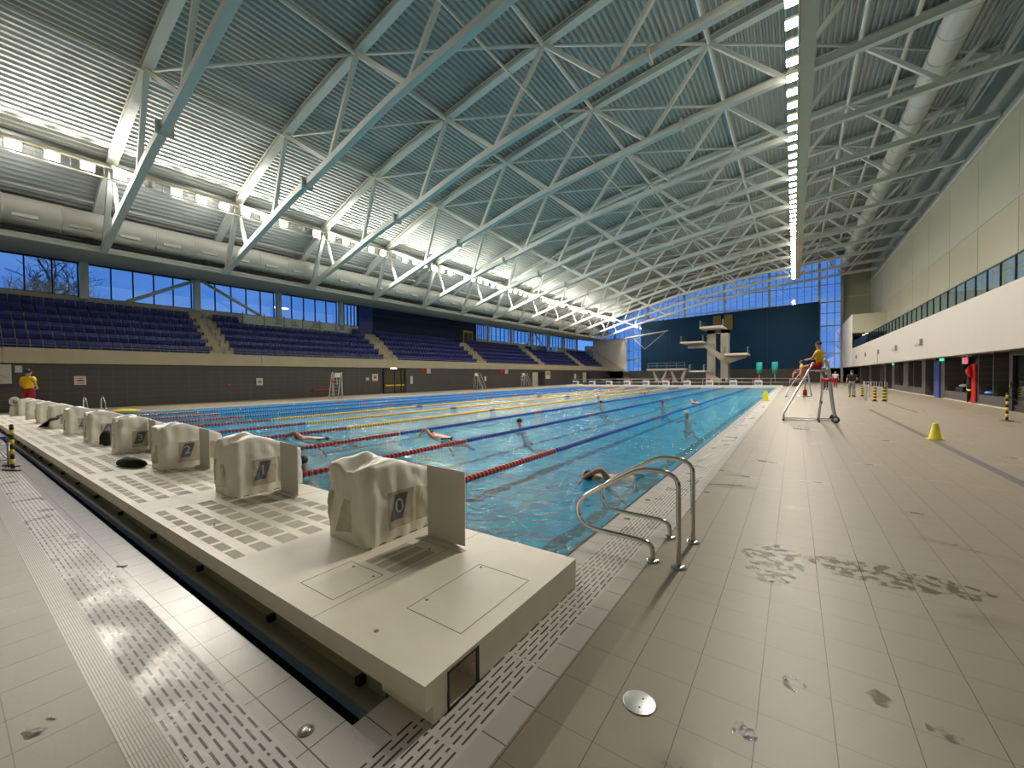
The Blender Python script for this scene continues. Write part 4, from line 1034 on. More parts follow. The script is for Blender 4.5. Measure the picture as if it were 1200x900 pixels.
swimmer('swimmer in the nearest lane doing front crawl past the handrails', (-2.12, 6.35, -.02), 2.3, 'front_crawl', trunks='black_cloth', cap='black_cloth')
swimmer('swimmer with dark hair just beyond the end of the second red rope section', (-7.5, 7.75, 0), 1.4, 'front_crawl', trunks='black_cloth')
swimmer('swimmer with head and shoulders high between the blue ropes', (-7.41, 11.1, -.03), 2.2, 'upright', trunks='blue')
swimmer('swimmer with pale hair alone in the nearest lane midway along', (-3.3, 16.2, 0), 3.0, 'upright', trunks='blue', hair='cream')
swimmer('swimmer with reddish cap in the second lane', (-5.67, 22.0, 0), 3.0, 'upright', trunks='blue', cap='redfloat')
swimmer('swimmer doing front crawl in the second lane far down the pool', (-4.4, 24.0, 0), 0.2, 'front_crawl', trunks='black_cloth')
swimmer('swimmer with dark hair in the third lane midway along', (-8.52, 20.6, 0), 1.2, 'upright', trunks='black_cloth')
swimmer('swimmer raising an arm near the far wall by the yellow ropes', (-10.7, 36.0, .05), 1.0, 'front_crawl', trunks='black_cloth')
swimmer('swimmer doing front crawl beside the red part of the first yellow rope', (-10.3, 5.9, 0), 2.0, 'front_crawl', trunks='black_cloth', hair='redfloat')

# ------------------------------------------------------------------ people and things on the right deck
WK = pose(STAND, knl=(-.10, .10, .50), anl=(-.10, -.02, .10), tol=(-.10, .12, .03), knr=(.10, -.02, .49), anr=(.11, -.22, .12), tor=(.11, -.10, .03), elr=(.27, -.05, 1.14), wrr=(.2, .18, 1.05), har=(.15, .24, 1.05))
person('person in black top and grey trousers walking away on the right deck', WK, (3.07, 34.15, 0), .1, shirt='black_cloth', bottom='grey_cloth', bottom_long=True, hair='bark')
person('person in black and white top standing far behind the nearer lifeguard chair', STAND, (2.45, 48, 0), 2.6, shirt='black_cloth', bottom='black_cloth', bottom_long=True)
person('person in pale top standing at the far end of the right deck', STAND, (3.6, 55, 0), 3.3, shirt='white_cloth', bottom='shorts', bottom_long=True)
def cone(loc, s, label, m='yellow'):
    t = thing('marker_cone', label, 'cone', loc)
    MB().lathe((0, 0, 0), [(.13*s, .018), (.115*s, .03), (.05*s, .36*s), (.045*s, .375*s), (.03*s, .38*s)], 22).build('cone_body', m, t)
    MB().box(-.15*s, .15*s, -.15*s, .15*s, 0, .018).build('cone_base', m, t, bevel=.006)
cone((2.73, 13.5, 0), 1.0, 'yellow plastic cone standing on the beige deck at the right')
t = thing('safety_sign', 'yellow folding floor sign standing by the far pool edge', 'floor sign', (-1.35, 27.5, 0))
for s in (-1, 1): MB().prism([(-.15, 0), (.15, 0), (.09, .62), (-.09, .62)], 'y', -.008, .008).build('sign_leaf', 'yellow', t).rotation_euler = (s*.2, 0, 0)
for s, o in zip((-1, 1), t.children): o.location = (0, s*.12, 0)
# hazard striped barrier posts
def stripe_post(name, label, loc, h, r, group=None, base=True, cat='barrier post', belt=False):
    t = thing(name, label, cat, loc, group=group)
    n = 8
    for i in range(n): MB().lathe((0, 0, .03+h*i/n), [(r, 0), (r, h/n)], 12).build('stripe_band', 'black' if i % 2 == 0 else 'hazyel', t)
    MB().lathe((0, 0, .03+h), [(r*1.1, 0), (r*1.1, .04), (r*.6, .06)], 12).build('post_head', 'black', t)
    if base: MB().lathe((0, 0, 0), [(r*5, 0), (r*5, .012), (r*1.5, .035)], 20).build('post_base', 'black', t)
    return t
t = stripe_post('barrier_post', 'black and yellow barrier post by the right doorway', (5.56, 19.56, 0), .80, .032)
MB().tube([(0, 0, .80), (.5, 1.0, .60), (1.55, 2.0, .58)], .015, 6).build('belt', 'black', t)
for i, (x, y, lab) in enumerate(((-12.22, .84, 'black and yellow post at the left frame edge beside the bench'), (-11.62, .80, 'black and yellow post right before the blue topped bench'))):
    t = stripe_post('hazard_post', lab, (x+.1, y, 0), .70, .026, 'hazard posts by the bench', base=False)
    MB().bar((-.12, -.10, .012), (.22, .06, .012), .035, .024).build('post_foot', 'black', t)
# bench with blue boards
t = thing('trestle_bench', 'metal trestle bench with blue boards at the left frame edge', 'bench', (-13.3, .60, 0))
MB().box(-1.2, 1.35, -.25, -.05, .44, .47).build('bench_board', 'blue', t); MB().box(-1.6, .8, .02, .2, .50, .53).build('bench_board', 'blue', t)
for x in (-.9, 1.1):
    for y in (-.22, .20): MB().tube([(x, y, 0), (x, y, .44)], .02, 8).build('leg', 'galv', t)
    MB().tube([(x, -.22, .12), (x, .20, .12)], .014, 8).build('stretcher', 'galv', t)
    MB().tube([(x, -.22, .42), (x, .20, .42)], .014, 8).build('stretcher', 'galv', t)
MB().tube([(-.9, -.22, .10), (1.1, -.22, .42)], .014, 8).tube([(-.9, .2, .1), (1.1, .2, .1)], .014, 8).build('brace', 'galv', t)
# crowd barriers
def barrier(loc, rz, label):
    t = thing('crowd_barrier', label, 'barrier', loc, rz, 'barriers on the right deck')
    MB().tube([(-.45, 0, 0), (-.45, 0, 1.05), (.45, 0, 1.05), (.45, 0, 0)], .022, 8).build('outer_frame', 'galv', t)
    MB().tube([(-.45, 0, .2), (.45, 0, .2)], .015, 8).build('cross_bar', 'galv', t)
    for k in range(-3, 4): MB().tube([(k*.115, 0, .2), (k*.115, 0, 1.05)], .010, 6).build('upright', 'galv', t)
barrier((3.75, 30.0, 0), .15, 'grey metal crowd barrier on the right deck, nearer one')
barrier((3.5, 32.5, 0), 1.45, 'grey metal crowd barrier on the right deck, turned sideways behind the nearer one')
for i, (x, y) in enumerate(((3.63, 29.6), (4.05, 29.8), (3.25, 35.2), (3.72, 35.4))):
    stripe_post('striped_bollard', 'thick black and yellow striped bollard, %s' % ('at the near left of the barriers', 'at the near right of the barriers', 'behind the barriers at the left', 'behind the barriers at the right')[i], (x, y, 0), .66 if i < 2 else .6, .075, 'striped bollards by the barriers', base=False)
    MB().box(-.11, .11, -.11, .11, 0, .03).build('bollard_base', 'black', [o for o in COL.objects if o.name.startswith('striped_bollard')][-1])
# rescue pole rack on the pier
t = thing('rescue_station', 'red rescue equipment board with hanging gear on the right pier', 'rescue station', (7.2, 29.1, .1))
MB().box(-.06, .0, -.32, .22, .0, 1.85).build('back_board', 'red', t)
MB().tube([(-.12, .25, .0), (-.1, .22, .9), (-.12, .2, 1.3)], [.05, .11, .05], 8).build('hanging_bag', 'black_cloth', t)
MB().tube([(-.15, -.02, 1.2), (-.15, .1, 1.5), (-.12, .1, 1.75)], [.06, .14, .06], 8).build('buoyancy_aid', 'red', t)
MB().tube([(-.16, .3, .62), (-.16, .05, .55), (-.16, -.2, .58)], .035, 8).build('yellow_strap', 'hazyel', t)
MB().ball((-.16, .2, 1.42), (.07, .07, .08)).build('helmet', 'white_cloth', t)
MB().tube([(-.14, .28, -.05), (-.14, .28, .55)], .03, 8).build('pole', 'black', t)
t = thing('warning_sign', 'white wall sign with lit red symbol high on the right pier', 'sign', (7.0, 29.5, 1.98))
MB().box(-.04, .0, -.45, .35, -.02, .42).build('sign_board', 'white', t); MB().box(-.06, -.04, -.40, -.05, .02, .26).build('red_light', 'redlit', t)
MB().box(-.055, -.04, -.3, .25, .30, .37).build('sign_line', 'black', t); MB().box(0, .23, -.05, .0, 0, .3).build('wall_arm', 'black', t)
for i, (y, lab) in enumerate(((34.4, 'lit green exit sign above the blue door on the right'), (48.8, 'lit green exit sign farther down the right wall'))):
    o = MB().box(7.16, 7.225, y-.3, y+.3, 2.22, 2.37).build('exit_sign', 'green', loc=(7.13, y, 2.3)); tag(o, lab, 'exit sign')
t = thing('equipment_trolley', 'dark trolley with white items in the recess beside the blue door', 'trolley', (7.75, 33.0, .48))
MB().box(-.2, .3, -.8, .5, .0, .22).build('trolley_box', 'black', t); MB().ball((0, -.2, .31), (.18, .45, .09)).build('white_bag', 'white_cloth', t)
t = thing('litter_picker', 'yellow and red handled tool leaning in the recess', 'tool', (7.9, 31.4, .48))
MB().tube([(-.1, .3, 0), (.1, -.3, .9)], .03, 8).build('shaft', 'red', t); MB().tube([(.06, -.18, .65), (.1, -.3, .95)], .05, 8).build('handle', 'hazyel', t)
o = MB().ball((0, 0, .1), (.3, .38, .10), 14).build('blue_basin', 'lblue'); o.location = (7.56, 28.0, .485); tag(o, 'bright blue rounded float lying on the near recess ledge', 'float')
o = MB().ball((0, 0, .08), (.2, .5, .08), 12).build('folded_towel', 'white_cloth'); o.location = (7.8, 42.0, .48); tag(o, 'white folded towel on the ledge of the far recess', 'towel')
# grilles on the white balcony front
for i, (y, z, w) in enumerate(((36.2, 3.42, 1.8), (43.8, 3.45, 1.9), (51.8, 3.5, 1.8), (60, 3.55, 1.6), (68, 3.55, 1.6))):
    t = thing('wall_speaker', 'small grey wall unit on the white balcony front, %s from the near end' % nth(i), 'wall unit', (6.48, y, z), group='wall units on the balcony front')
    MB().box(-.03, 0, -w/2, w/2, -.12, .10).build('grille', 'lamp', t); MB().box(-.12, 0, -w/2-.35, -w/2-.18, -.2, .2).build('bracket_box', 'groove', t)
o = MB().box(6.42, 6.48, 51.2, 51.6, 2.45, 3.3).build('wall_trunking', 'lamp', loc=(6.45, 51.4, 2.45)); tag(o, 'dark vertical trunking on the white balcony front', 'trunking')

# ------------------------------------------------------------------ left wall things
WX = -33.39
def wallsign(name, y0, y1, z0, z1, label, marks=(), cat='sign', m='white'):
    t = thing(name, label, cat, (WX, (y0+y1)/2, z0)); w = y1-y0; h = z1-z0
    MB().box(0, .03, -w/2, w/2, 0, h).build('sign_board', m, t)
    for (a, c, d, e, mm) in marks: MB().box(.03, .036, -w/2+a*w, -w/2+c*w, d*h, e*h).build('sign_mark', mm, t)
    return t
t = thing('pace_clock', 'big white square swim clock at the left edge of the dark wall', 'clock', (WX, 1.86, 1.48))
MB().box(0, .08, -.52, .52, 0, 1.0).build('clock_case', 'white', t)
b = MB()
for k in range(12):
    a = k*PI/6; b.bar((.085, .36*math.sin(a), .5+.36*math.cos(a)), (.085, .44*math.sin(a), .5+.44*math.cos(a)), .01, .05, (1, 0, 0))
b.build('dial_marks', 'black', t)
MB().bar((.09, -.3, .62), (.09, .34, .34), .01, .045, (1, 0, 0)).build('clock_hand', 'black', t)
MB().bar((.092, 0, .5), (.092, -.14, .75), .01, .04, (1, 0, 0)).build('clock_hand', 'black', t)
wallsign('notice', 2.5, 2.74, 2.06, 2.42, 'small white notice right of the swim clock')
wallsign('notice', 4.60, 5.08, 1.36, 1.86, 'white notice with red symbol on the dark wall behind the first lanes', ((.25, .75, .42, .58, 'redfloat'), (.3, .7, .7, .78, 'groove'), (.2, .8, .15, .22, 'groove')))
wallsign('notice', 14.05, 14.5, 1.1, 1.65, 'white square notice on the dark wall under the first stand', ((.25, .75, .35, .65, 'badge'),))
wallsign('notice', 24.3, 24.95, 1.27, 1.95, 'white notice with red symbol left of the glazed doors', ((.3, .7, .35, .65, 'redfloat'), (.2, .8, .75, .8, 'groove')))
wallsign('notice', 23.6, 23.95, 1.35, 1.6, 'tiny white plate left of the glazed doors')
wallsign('notice', 30.7, 31.95, 2.0, 2.55, 'red and white banner sign under the concrete band', ((.0, .55, 0, 1, 'redfloat'),))
wallsign('notice', 45.2, 46.9, 1.95, 2.5, 'second red and white sign under the concrete band, farther along', ((.0, .55, 0, 1, 'redfloat'),))
wallsign('notice', 57.5, 59.0, 1.1, 2.35, 'tall white notice beside the far wall opening', ((.2, .8, .5, .8, 'groove'),))
wallsign('notice', 29.0, 29.35, .9, 1.7, 'narrow white plate just right of the glazed doors')
wallsign('notice', 41.5, 41.9, 1.0, 1.6, 'small white plate midway along the dark wall'); wallsign('notice', 50.2, 50.8, 1.0, 1.6, 'white plate before the tall wall opening')
wallsign('notice', 68.0, 68.8, 1.0, 1.9, 'white plate on the dark wall near the far end')
for i, (y, z) in enumerate(((12.2, 1.15), (35.0, 1.1))):
    o = MB().lathe((WX+.05, y, z), [(.10, -.05), (.12, 0), (.10, .05)], 12, axis='x').build('alarm_box', 'red', loc=(WX+.05, y, z)); tag(o, 'small round red alarm on the dark left wall, %s one' % ('nearer' if i == 0 else 'farther'), 'alarm')
o = MB().box(WX, WX+.25, 18.3, 20.2, .55, .64).build('red_float_bar', 'redfloat', loc=(WX, 19, .55)); tag(o, 'long thin red bar fixed low on the dark left wall', 'bar')
d = thing('door_3', None, None, (WX, 26.9, 0)); d['kind'] = 'structure'
b = MB(); b.box(0, .12, 25.55, 25.75, 0, 2.45); b.box(0, .12, 28.2, 28.4, 0, 2.45); b.box(0, .12, 25.55, 28.4, 2.3, 2.45); b.box(0, .1, 26.9, 27.0, 0, 2.3); b.box(0, .1, 25.7, 28.3, 0, .12); b.box(0, .1, 27.75, 27.82, 0, 2.3)
b.v = [(v[0]+WX, v[1], v[2]) for v in b.v]; b.build('door_frame', 'black', d, world=True)
MB().box(WX+.005, WX+.03, 25.7, 28.3, .1, 2.3).build('pane', mat('dim_amber_glass', (.085, .07, .03), .15), d, world=True)
MB().box(WX+.035, WX+.05, 25.7, 28.3, .75, .86).build('manifestation_stripe', 'hazyel', d, world=True)
for y in (26.75, 27.1): MB().box(WX+.1, WX+.15, y, y+.05, .9, 1.3).build('door_handle', 'chrome', d, world=True)
o = MB().box(WX, WX+.1, 26.5, 27.2, 2.47, 2.55).build('exit_light', 'lens' if 0 else 'down', loc=(WX, 26.9, 2.5)); tag(o, 'small lit white sign above the glazed doors', 'sign')
for i, (y0, y1) in enumerate(((53.3, 57.0), (71.5, 75.0))):
    d = thing('door_%d' % (4+i), None, None, (WX, y0, 0)); d['kind'] = 'structure'
    MB().box(WX, WX+.04, y0, y1, 0, 2.2).build('opening', 'black', d, world=True); MB().box(WX+.04, WX+.1, y0, y0+1.6, 0, 2.15).build('door_leaf', 'cream', d, world=True)
# pool steps rails by the left edge
for i, (x, y) in enumerate(((-27.2, 4.4), (-27.2, 67.0))):
    t = thing('pool_ladder', 'pair of steel ladder rails at the left pool edge, %s' % ('behind the covered blocks' if i == 0 else 'at the far end'), 'ladder', (x, y, 0))
    for yy in (-.3, .3): MB().tube(smooth([(-.5, yy, 0), (-.5, yy, .55), (-.35, yy, .85), (.0, yy, .8), (.35, yy, .4), (.4, yy, 0)]), .03, 10).build('rail', 'chrome', t)
# white stand + helmet like object beside the standing guard
t = thing('equipment_stand', 'white covered stand with round head at the far left beside the standing lifeguard', 'stand', (-25.9, 1.90, 0)); t.scale = (.62, .62, .80)
MB().lathe((0, 0, 0), [(.22, 0), (.24, .3), (.2, .75)], 16).build('stand_cover', 'cover', t)
MB().lathe((0, 0, .98), [(.20, -.22), (.24, -.05), (.24, .12), (.17, .2)], 18, axis='x').build('round_head', 'white', t)
MB().lathe((.22, 0, .98), [(.1, -.0), (.1, .02)], 14, axis='x').build('head_face', 'groove', t)

# towels and bags on the platform
def lump(name, label, loc, r, m, cat, seed=0, rz=0):
    b = MB().ball((0, 0, 0), r, 14)
    b.v = [tuple(Vector(v)*(1+.25*noise.noise(Vector(v)*9+Vector((seed, 0, 0))))) for v in b.v]
    b.v = [(v[0], v[1], max(v[2], -r[2]*.6)) for v in b.v]
    o = b.build(name, m); o.location = (loc[0], loc[1], loc[2]+r[2]*.6); o.rotation_euler = (0, 0, rz); tag(o, label, cat); return o
lump('rolled_towel', 'dark rolled towel lying on the platform left of the cover badged 2', (-8.75, 1.80, HP), (.33, .10, .09), 'black_cloth', 'towel', 3, .25)
t = thing('drawstring_bag', 'black bag with loose strap beside the cover badged 3', 'bag', (-11.95, 2.10, HP))
b = MB().ball((0, 0, .16), (.16, .12, .17), 12); b.v = [(v[0], v[1], max(v[2], 0.002)) for v in b.v]; b.build('bag_body', 'black_cloth', t)
MB().tube(smooth([(-.12, 0, .25), (-.3, -.02, .14), (-.42, -.05, .02), (-.2, -.06, .02)]), .012, 6).build('strap', 'black_cloth', t)
t = thing('swim_fins', 'dark pair of swim fins leaning on a cover far along the platform', 'fins', (-18.2, 2.1, HP))
MB().bar((-.3, -.1, .02), (.35, .1, .36), .2, .02).build('fin', 'black', t); MB().bar((-.1, -.25, .02), (.45, -.05, .30), .2, .02).build('fin', 'black', t)
lump('kickboard', 'yellow kickboard lying flat behind the covers at the far left', (-25.8, 3.1, .35), (.55, .3, .10), 'hazyel', 'kickboard', 5, .9)
KB = [o for o in COL.objects if o.name.startswith('kickboard')][0]; KB.location = (-26.6, 5.4, .10)

# ------------------------------------------------------------------ stand seats
def seat_parts(parent):
    b = MB().prism([(.03, -.12), (.08, -.10), (-.01, .36), (-.05, .41), (-.10, .41), (-.05, .30)], 'y', -.21, .21); b.build('backrest', 'seat', parent, bevel=.025)
    b = MB().prism([(.06, -.10), (.13, -.10), (.20, .16), (.17, .20), (.10, .06)], 'y', -.19, .19); b.build('seat_pan', 'seat', parent, bevel=.02)
    MB().box(-.02, .10, -.23, -.21, -.38, .02).build('side_bracket', 'seat_leg', parent)
blocks = [(1.75, 11.5, 6), (12.9, 26.3, 5), (28.1, 41.4, 6), (43.1, 56.7, 6), (58.7, 71.8, 5), (74.1, 83.4, 6)]
bn = ['first stand block at the near end', 'second stand block beyond the first stairs', 'third stand block before the dark cladding', 'fourth stand block', 'fifth stand block', 'last stand block']
rn = ['front', 'second', 'third', 'fourth', 'fifth', 'back']
proto = None; cnt = 0; rest = MB(); lst = []
for bi, (y0, y1, nr) in enumerate(blocks):
    for r in range(6):
        n = int((y1-y0)/.46)
        for i in range(n):
            if r >= nr and not (i < 4 or i > n-4): continue
            x = -34.25-TR*r; y = y0+.23+i*.46
            lst.append(((x*x+y*y), x, y, 3.12+RS*r+.40, bi, r, i))
lst.sort()
for q, (d_, x, y, z, bi, r, i) in enumerate(lst):
    if q < 300:
        lab = 'navy seat in the %s row of the %s, %s from its near end' % (rn[r], bn[bi], nth(i))
        lab = ' '.join(lab.split()[:16]) if len(lab.split()) > 16 else lab
        if proto is None:
            proto = thing('stadium_seat', lab, 'seat', (x, y, z), group='navy seats of the stand'); seat_parts(proto)
        else: dup(proto, (x, y, z), label='navy seat, %s row, %s from the near end of the %s' % (rn[r], nth(i), bn[bi].split(' at')[0].split(' beyond')[0].split(' before')[0]))
    else:
        rest.prism([(x+.02, z-.12), (x+.08, z-.10), (x-.03, z+.39), (x-.10, z+.41)], 'y', y-.21, y+.21)
        rest.prism([(x+.06, z-.10), (x+.13, z-.10), (x+.20, z+.18), (x+.10, z+.06)], 'y', y-.19, y+.19)
        rest.box(x-.02, x+.06, y-.225, y-.205, z-.38, z+.1)
proto['label'] = 'navy seat, front row, %s from the near end of the first stand block' % nth(lst[0][6])
tag(rest.build('stadium_seats', 'seat'), 'hundreds of navy plastic seats filling the farther stand blocks', 'seats', kind='stuff')
# stairs between the blocks
prev = None
for i, (a, c) in enumerate(((11.6, 12.8), (26.5, 28.0), (41.5, 43.0), (56.8, 58.6), (71.9, 74.0))):
    b = MB()
    for s in range(12):
        b.box(-33.5-TR*.5*(s+1), -33.46-TR*.5*s, a+.1, c-.1, 2.9, 3.14+RS*.5*s)
    o = b.build('stand_stairs', 'conc', loc=(-33.5, (a+c)/2, 2.9)); tag(o, 'cream concrete stairs through the navy seats, %s from the near end' % nth(i), 'stairs', 'stairs between the seat blocks')
    t = thing('stair_rail', 'thin steel centre rail on the %s stairs of the stand' % nth(i), 'handrail', (-33.7, (a+c)/2, 3.2), group='rails on the stand stairs')
    for s in range(6): MB().tube([(-TR*s, 0, RS*s), (-TR*s, 0, RS*s+.5), (-TR*s-.3, 0, RS*s+.72), (-TR*s-.38, 0, RS*s+.2)], .02, 6).build('hoop', 'galv', t)
t = thing('front_rail', 'thin steel rail along the front edge of the stand above the concrete band', 'handrail', (-33.3, 40, 3.38))
MB().tube([(-33.32, YN, 3.52), (-33.32, 84, 3.52)], .02, 6).build('rail_tube', 'galv', t, world=True)
# wheelchair platforms behind blocks two and five
for k, (a, c) in enumerate(((14.8, 24.8), (61, 70.4))):
    b = MB().box(-38.75, -37.3, a, c, 5.5, 6.05); struct('floor_platform_%d' % (k+1), b, 'conc')
    t = thing('glass_rail', 'low glass guard with dark posts behind the %s seat block' % ('second' if k == 0 else 'fifth'), 'railing', (-37.3, a, 6.05))
    MB().box(-37.31, -37.30, a, c, 6.05, 6.95).build('glass_panel', 'glass', t, world=True)
    y = a
    while y <= c: MB().box(-37.34, -37.27, y-.03, y+.03, 6.05, 7.15).build('post', 'greyframe', t, world=True); y += 1.65
    for q, yy in enumerate((a+3.1, a+4.6, a+6.4, a+7.0, a+9.2)):
        ct = thing('loose_chair', 'dark loose chair on the platform behind the %s seat block, %s one' % ('second' if k == 0 else 'fifth', nth(q)), 'chair', (-38.0, yy, 6.05), -PI/2 if q % 2 else PI/2, 'loose chairs on the stand platforms')
        MB().box(-.22, .22, -.22, .22, .42, .47).build('seat', 'black', ct, bevel=.01); MB().box(-.22, .22, -.25, -.21, .45, .9).build('backrest', 'black', ct, bevel=.01)
        for sx in (-.2, .2):
            for sy in (-.2, .2): MB().tube([(sx, sy, 0), (sx, sy, .43)], .014, 6).build('leg', 'black', ct)
d = thing('door_6', None, None, (-38.6, 45, 6)); d['kind'] = 'structure'
MB().box(-38.69, -38.6, 43.4, 45.4, 6.0, 8.2).build('door_leaf', 'wooddoor', d, world=True); MB().box(-38.6, -38.58, 43.6, 44.35, 6.2, 7.9).build('pane', 'black', d, world=True); MB().box(-38.6, -38.58, 44.5, 45.2, 6.2, 7.9).build('pane', 'black', d, world=True)

# ------------------------------------------------------------------ diving tower
def P3(x, y, z): return (x, y, z)
t = thing('diving_tower', 'tall white concrete diving tower with three platforms before the navy wall', 'diving tower', (-10.8, 77, 0))
def tp(b, name, m='concrete_grey'): return b.build(name, m, t, world=True)
tp(MB().box(-12.4, -11.1, 77, 79.5, 0, 9.1), 'left_column'); tp(MB().box(-10.3, -9.2, 77, 79.5, 0, 9.1), 'right_column')
tp(MB().box(-12.4, -9.2, 77, 79.5, 8.5, 9.1), 'cross_beam')
tp(MB().box(-13.0, -9.6, 73.5, 80, 9.15, 9.5), 'top_platform', 'board'); tp(MB().box(-16.2, -12.6, 74, 79, 6.9, 7.15), 'left_platform', 'board'); tp(MB().box(-9.4, -6.1, 74, 79, 4.6, 4.9), 'right_platform', 'board')
tp(MB().prism([(-15.4, 6.55), (-15.4, 6.15), (-12.6, 6.1), (-9.9, 3.5), (-9.2, 3.5), (-9.2, 4.3), (-12.4, 6.7)], 'y', 76.4, 77.0), 'inclined_beam')
tp(MB().prism([(-9.3, 3.3), (-9.3, 4.6), (-6.2, 4.6), (-6.6, 4.2)], 'y', 76.4, 77.4), 'right_bracket')
tp(MB().prism([(-12.4, 1.9), (-9.9, .6), (-9.2, .6), (-9.2, 0), (-12.4, 0)], 'y', 75.8, 76.6), 'lower_stair')
tp(MB().box(-14.9, -12.4, 74.5, 77.5, 1.95, 2.2), 'low_platform', 'board')
def rails(x0, x1, y0, y1, z, nm='guard_rail'):
    b = MB()
    for zz in (z+.5, z+1.0): b.tube([(x0, y0, zz), (x0, y1, zz)], .035, 6).tube([(x1, y0, zz), (x1, y1, zz)], .035, 6)
    b.box(x0-.03, x0+.03, y0, y0+1.2, z, z+1.05).box(x1-.03, x1+.03, y0, y0+1.2, z, z+1.05)
    return tp(b, nm, 'greyframe')
rails(-13.0, -9.6, 73.6, 79.5, 9.5); rails(-16.15, -12.65, 74, 79, 7.15); rails(-9.4, -6.1, 74, 79, 4.9); rails(-14.85, -12.6, 74.5, 77, 2.2)
for i, x in enumerate((-12.5, -10.6)):
    o = MB().box(x, x+1.35, 83.8, 83.98, 9.6, 12.4).build('wall_panel', 'bamboo', loc=(x, 83.9, 9.6)); tag(o, 'brown upright panel on the navy wall behind the tower, %s one' % ('left' if i == 0 else 'right'), 'wall panel')
t = thing('springboard_stand', 'low concrete springboard stand on v shaped legs left of the diving tower', 'springboard stand', (-18, 74, 0))
MB().box(-21.6, -15.15, 73, 77, 2.3, 2.62).build('stand_deck', 'concrete_grey', t, world=True)
for a, c in ((-20.6, -20.0), (-18.3, -19.1), (-17.6, -16.9), (-15.3, -16.0)): MB().bar((a, 74, 2.3), (c, 74, .5), .35, .8, (0, 1, 0)).build('leg', 'concrete_grey', t, world=True)
for a in (-19.55, -16.45): MB().box(a-.9, a+.9, 73.6, 74.4, 0, .5).build('plinth', 'concrete_grey', t, world=True)
MB().tube([(-21.4, 73.1, 3.6), (-15.2, 73.1, 3.6)], .03, 6).tube([(-21.4, 73.1, 3.1), (-15.2, 73.1, 3.1)], .03, 6).build('guard_rail', 'greyframe', t, world=True)
for x in (-21.4, -19.8, -18.2, -16.6, -15.2): MB().tube([(x, 73.1, 2.6), (x, 73.1, 3.6)], .03, 6).build('rail_post', 'greyframe', t, world=True)
for i, x in enumerate((-4.6, -2.5)):
    t = thing('training_mat', 'teal rolled mat standing before the navy wall, %s one' % ('left' if i == 0 else 'right'), 'mat', (x, 76, 0), group='teal mats')
    MB().lathe((0, 0, 0), [(.3, 1.6), (.42, 2.4), (.42, 3.4)], 14).build('mat_roll', 'teal', t); MB().tube([(0, 0, 0), (0, 0, 1.6)], .05, 8).build('stand_pole', 'galv', t)
t = thing('poolside_railing', 'low steel railing running across behind the far starting blocks', 'railing', (-12, 56.5, 0))
for z in (.55, 1.0): MB().tube([(-28, 56.5, z), (1.5, 56.5, z)], .025, 6).build('rail_tube', 'galv', t, world=True)
x = -28
while x < 1.6: MB().tube([(x, 56.5, 0), (x, 56.5, 1.0)], .02, 6).build('rail_post', 'galv', t, world=True); x += 1.84
b = MB().box(-28, .5, 60, 60.3, 0, .45); struct('trim_24', b, 'darkwallx')
random.seed(3)
for i in range(12):
    x = -24+i*2.15; 
    t = thing('pool_chair', 'dark poolside chair behind the far railing, %s from the left' % nth(i), 'chair', (x, 70, 0), random.uniform(-.3, .3), 'chairs behind the far railing')
    MB().box(-.25, .25, -.25, .25, .42, .48).build('seat', 'black' if i % 3 else 'redfloat', t); MB().box(-.25, .25, .22, .27, .48, .95).build('backrest', 'black' if i % 3 else 'redfloat', t)
    for sx in (-.22, .22):
        for sy in (-.22, .22): MB().tube([(sx, sy, 0), (sx, sy, .42)], .015, 6).build('leg', 'galv', t)
t = thing('wall_boom', 'thin white boom with bracing wires sticking out before the navy wall', 'boom', (-26, 80, 9.2))
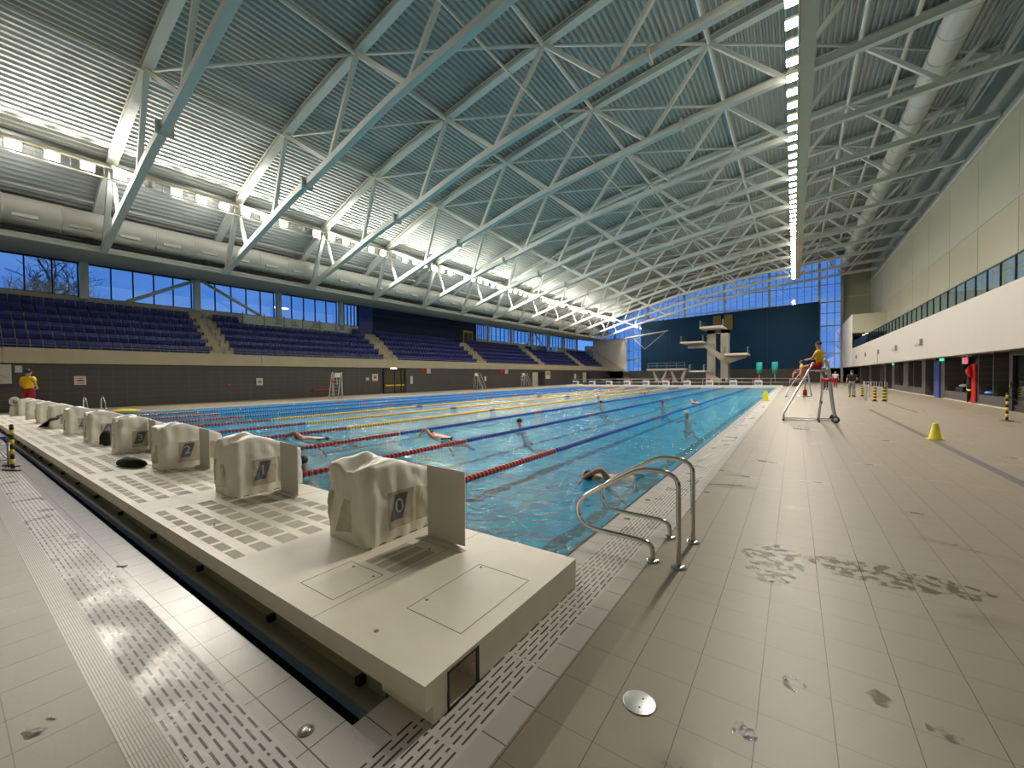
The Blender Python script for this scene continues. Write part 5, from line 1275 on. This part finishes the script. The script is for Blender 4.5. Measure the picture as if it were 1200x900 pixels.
MB().tube([(-29.5, 84.0, 8.7), (-27.8, 80, 9.0), (-19.6, 80, 9.9)], .12, 8).build('boom_tube', 'white', t, world=True); MB().tube([(-20, 80, 9.8), (-24, 80, 6.6), (-26, 80, 8.6)], .05, 6).build('bracing_wire', 'white', t, world=True)
o = MB().box(-.02, .02, -.6, .6, 0, 1).build('x', 'white') if 0 else None

# ------------------------------------------------------------------ outside
struct('ground_outside', MB().box(-140, -39.6, -60, 220, -.6, -.32).box(11, 140, -60, 220, -.6, -.32).box(-39.6, 11, 86.5, 220, -.6, -.32), 'ground')
def tree(name, label, loc, h, seed, spread=.55, depth=6):
    rnd = random.Random(seed); b = MB(); t = thing(name, label, 'tree', loc)
    def grow(p, d, ln, r, k):
        q = p+d*ln*.5+Vector((rnd.uniform(-.05, .05), rnd.uniform(-.05, .05), 0))*ln; e = q+(d+Vector((rnd.uniform(-.15, .15), rnd.uniform(-.15, .15), .05))).normalized()*ln*.5
        b.tube([p, q, e], [r, r*.85, r*.68], 5, cap=False)
        if k == 0: return
        for j in range(3 if k > 2 else 3):
            v = Vector((rnd.uniform(-1, 1), rnd.uniform(-1, 1), rnd.uniform(-.1, .8))).normalized()
            grow(e if j < 2 else q, (d*(1-spread)+v*spread).normalized(), ln*rnd.uniform(.62, .82), r*.6, k-1)
    grow(Vector((0, 0, 0)), Vector((0, 0, 1)), h*.28, h*.022, depth)
    b.build('branches', 'bark', t)
tree('bare_tree', 'tall leafless tree outside the left windows above the near seats', (-62, 4.7, -.3), 19, 11, .62)
tree('bare_tree', 'slender leafless tree outside the right end of the far window', (9.5, 112, -.3), 15, 5, .35)
tree('bare_tree', 'shorter leafless tree outside beside the slender one', (4.5, 118, -.3), 11, 8, .4)
tree('bare_tree', 'leafless tree outside the window before the dark cladding', (-62, 34, -.3), 12.5, 21, .5)
t = thing('street_lamp', 'twin headed street lamp outside the left windows', 'street lamp', (-52, 24.9, -.3))
MB().tube([(0, 0, 0), (0, 0, 10.6)], .09, 8).build('lamp_pole', 'galv', t); MB().bar((0, -.8, 10.6), (0, .8, 10.6), .25, .12).build('lamp_heads', 'down', t)
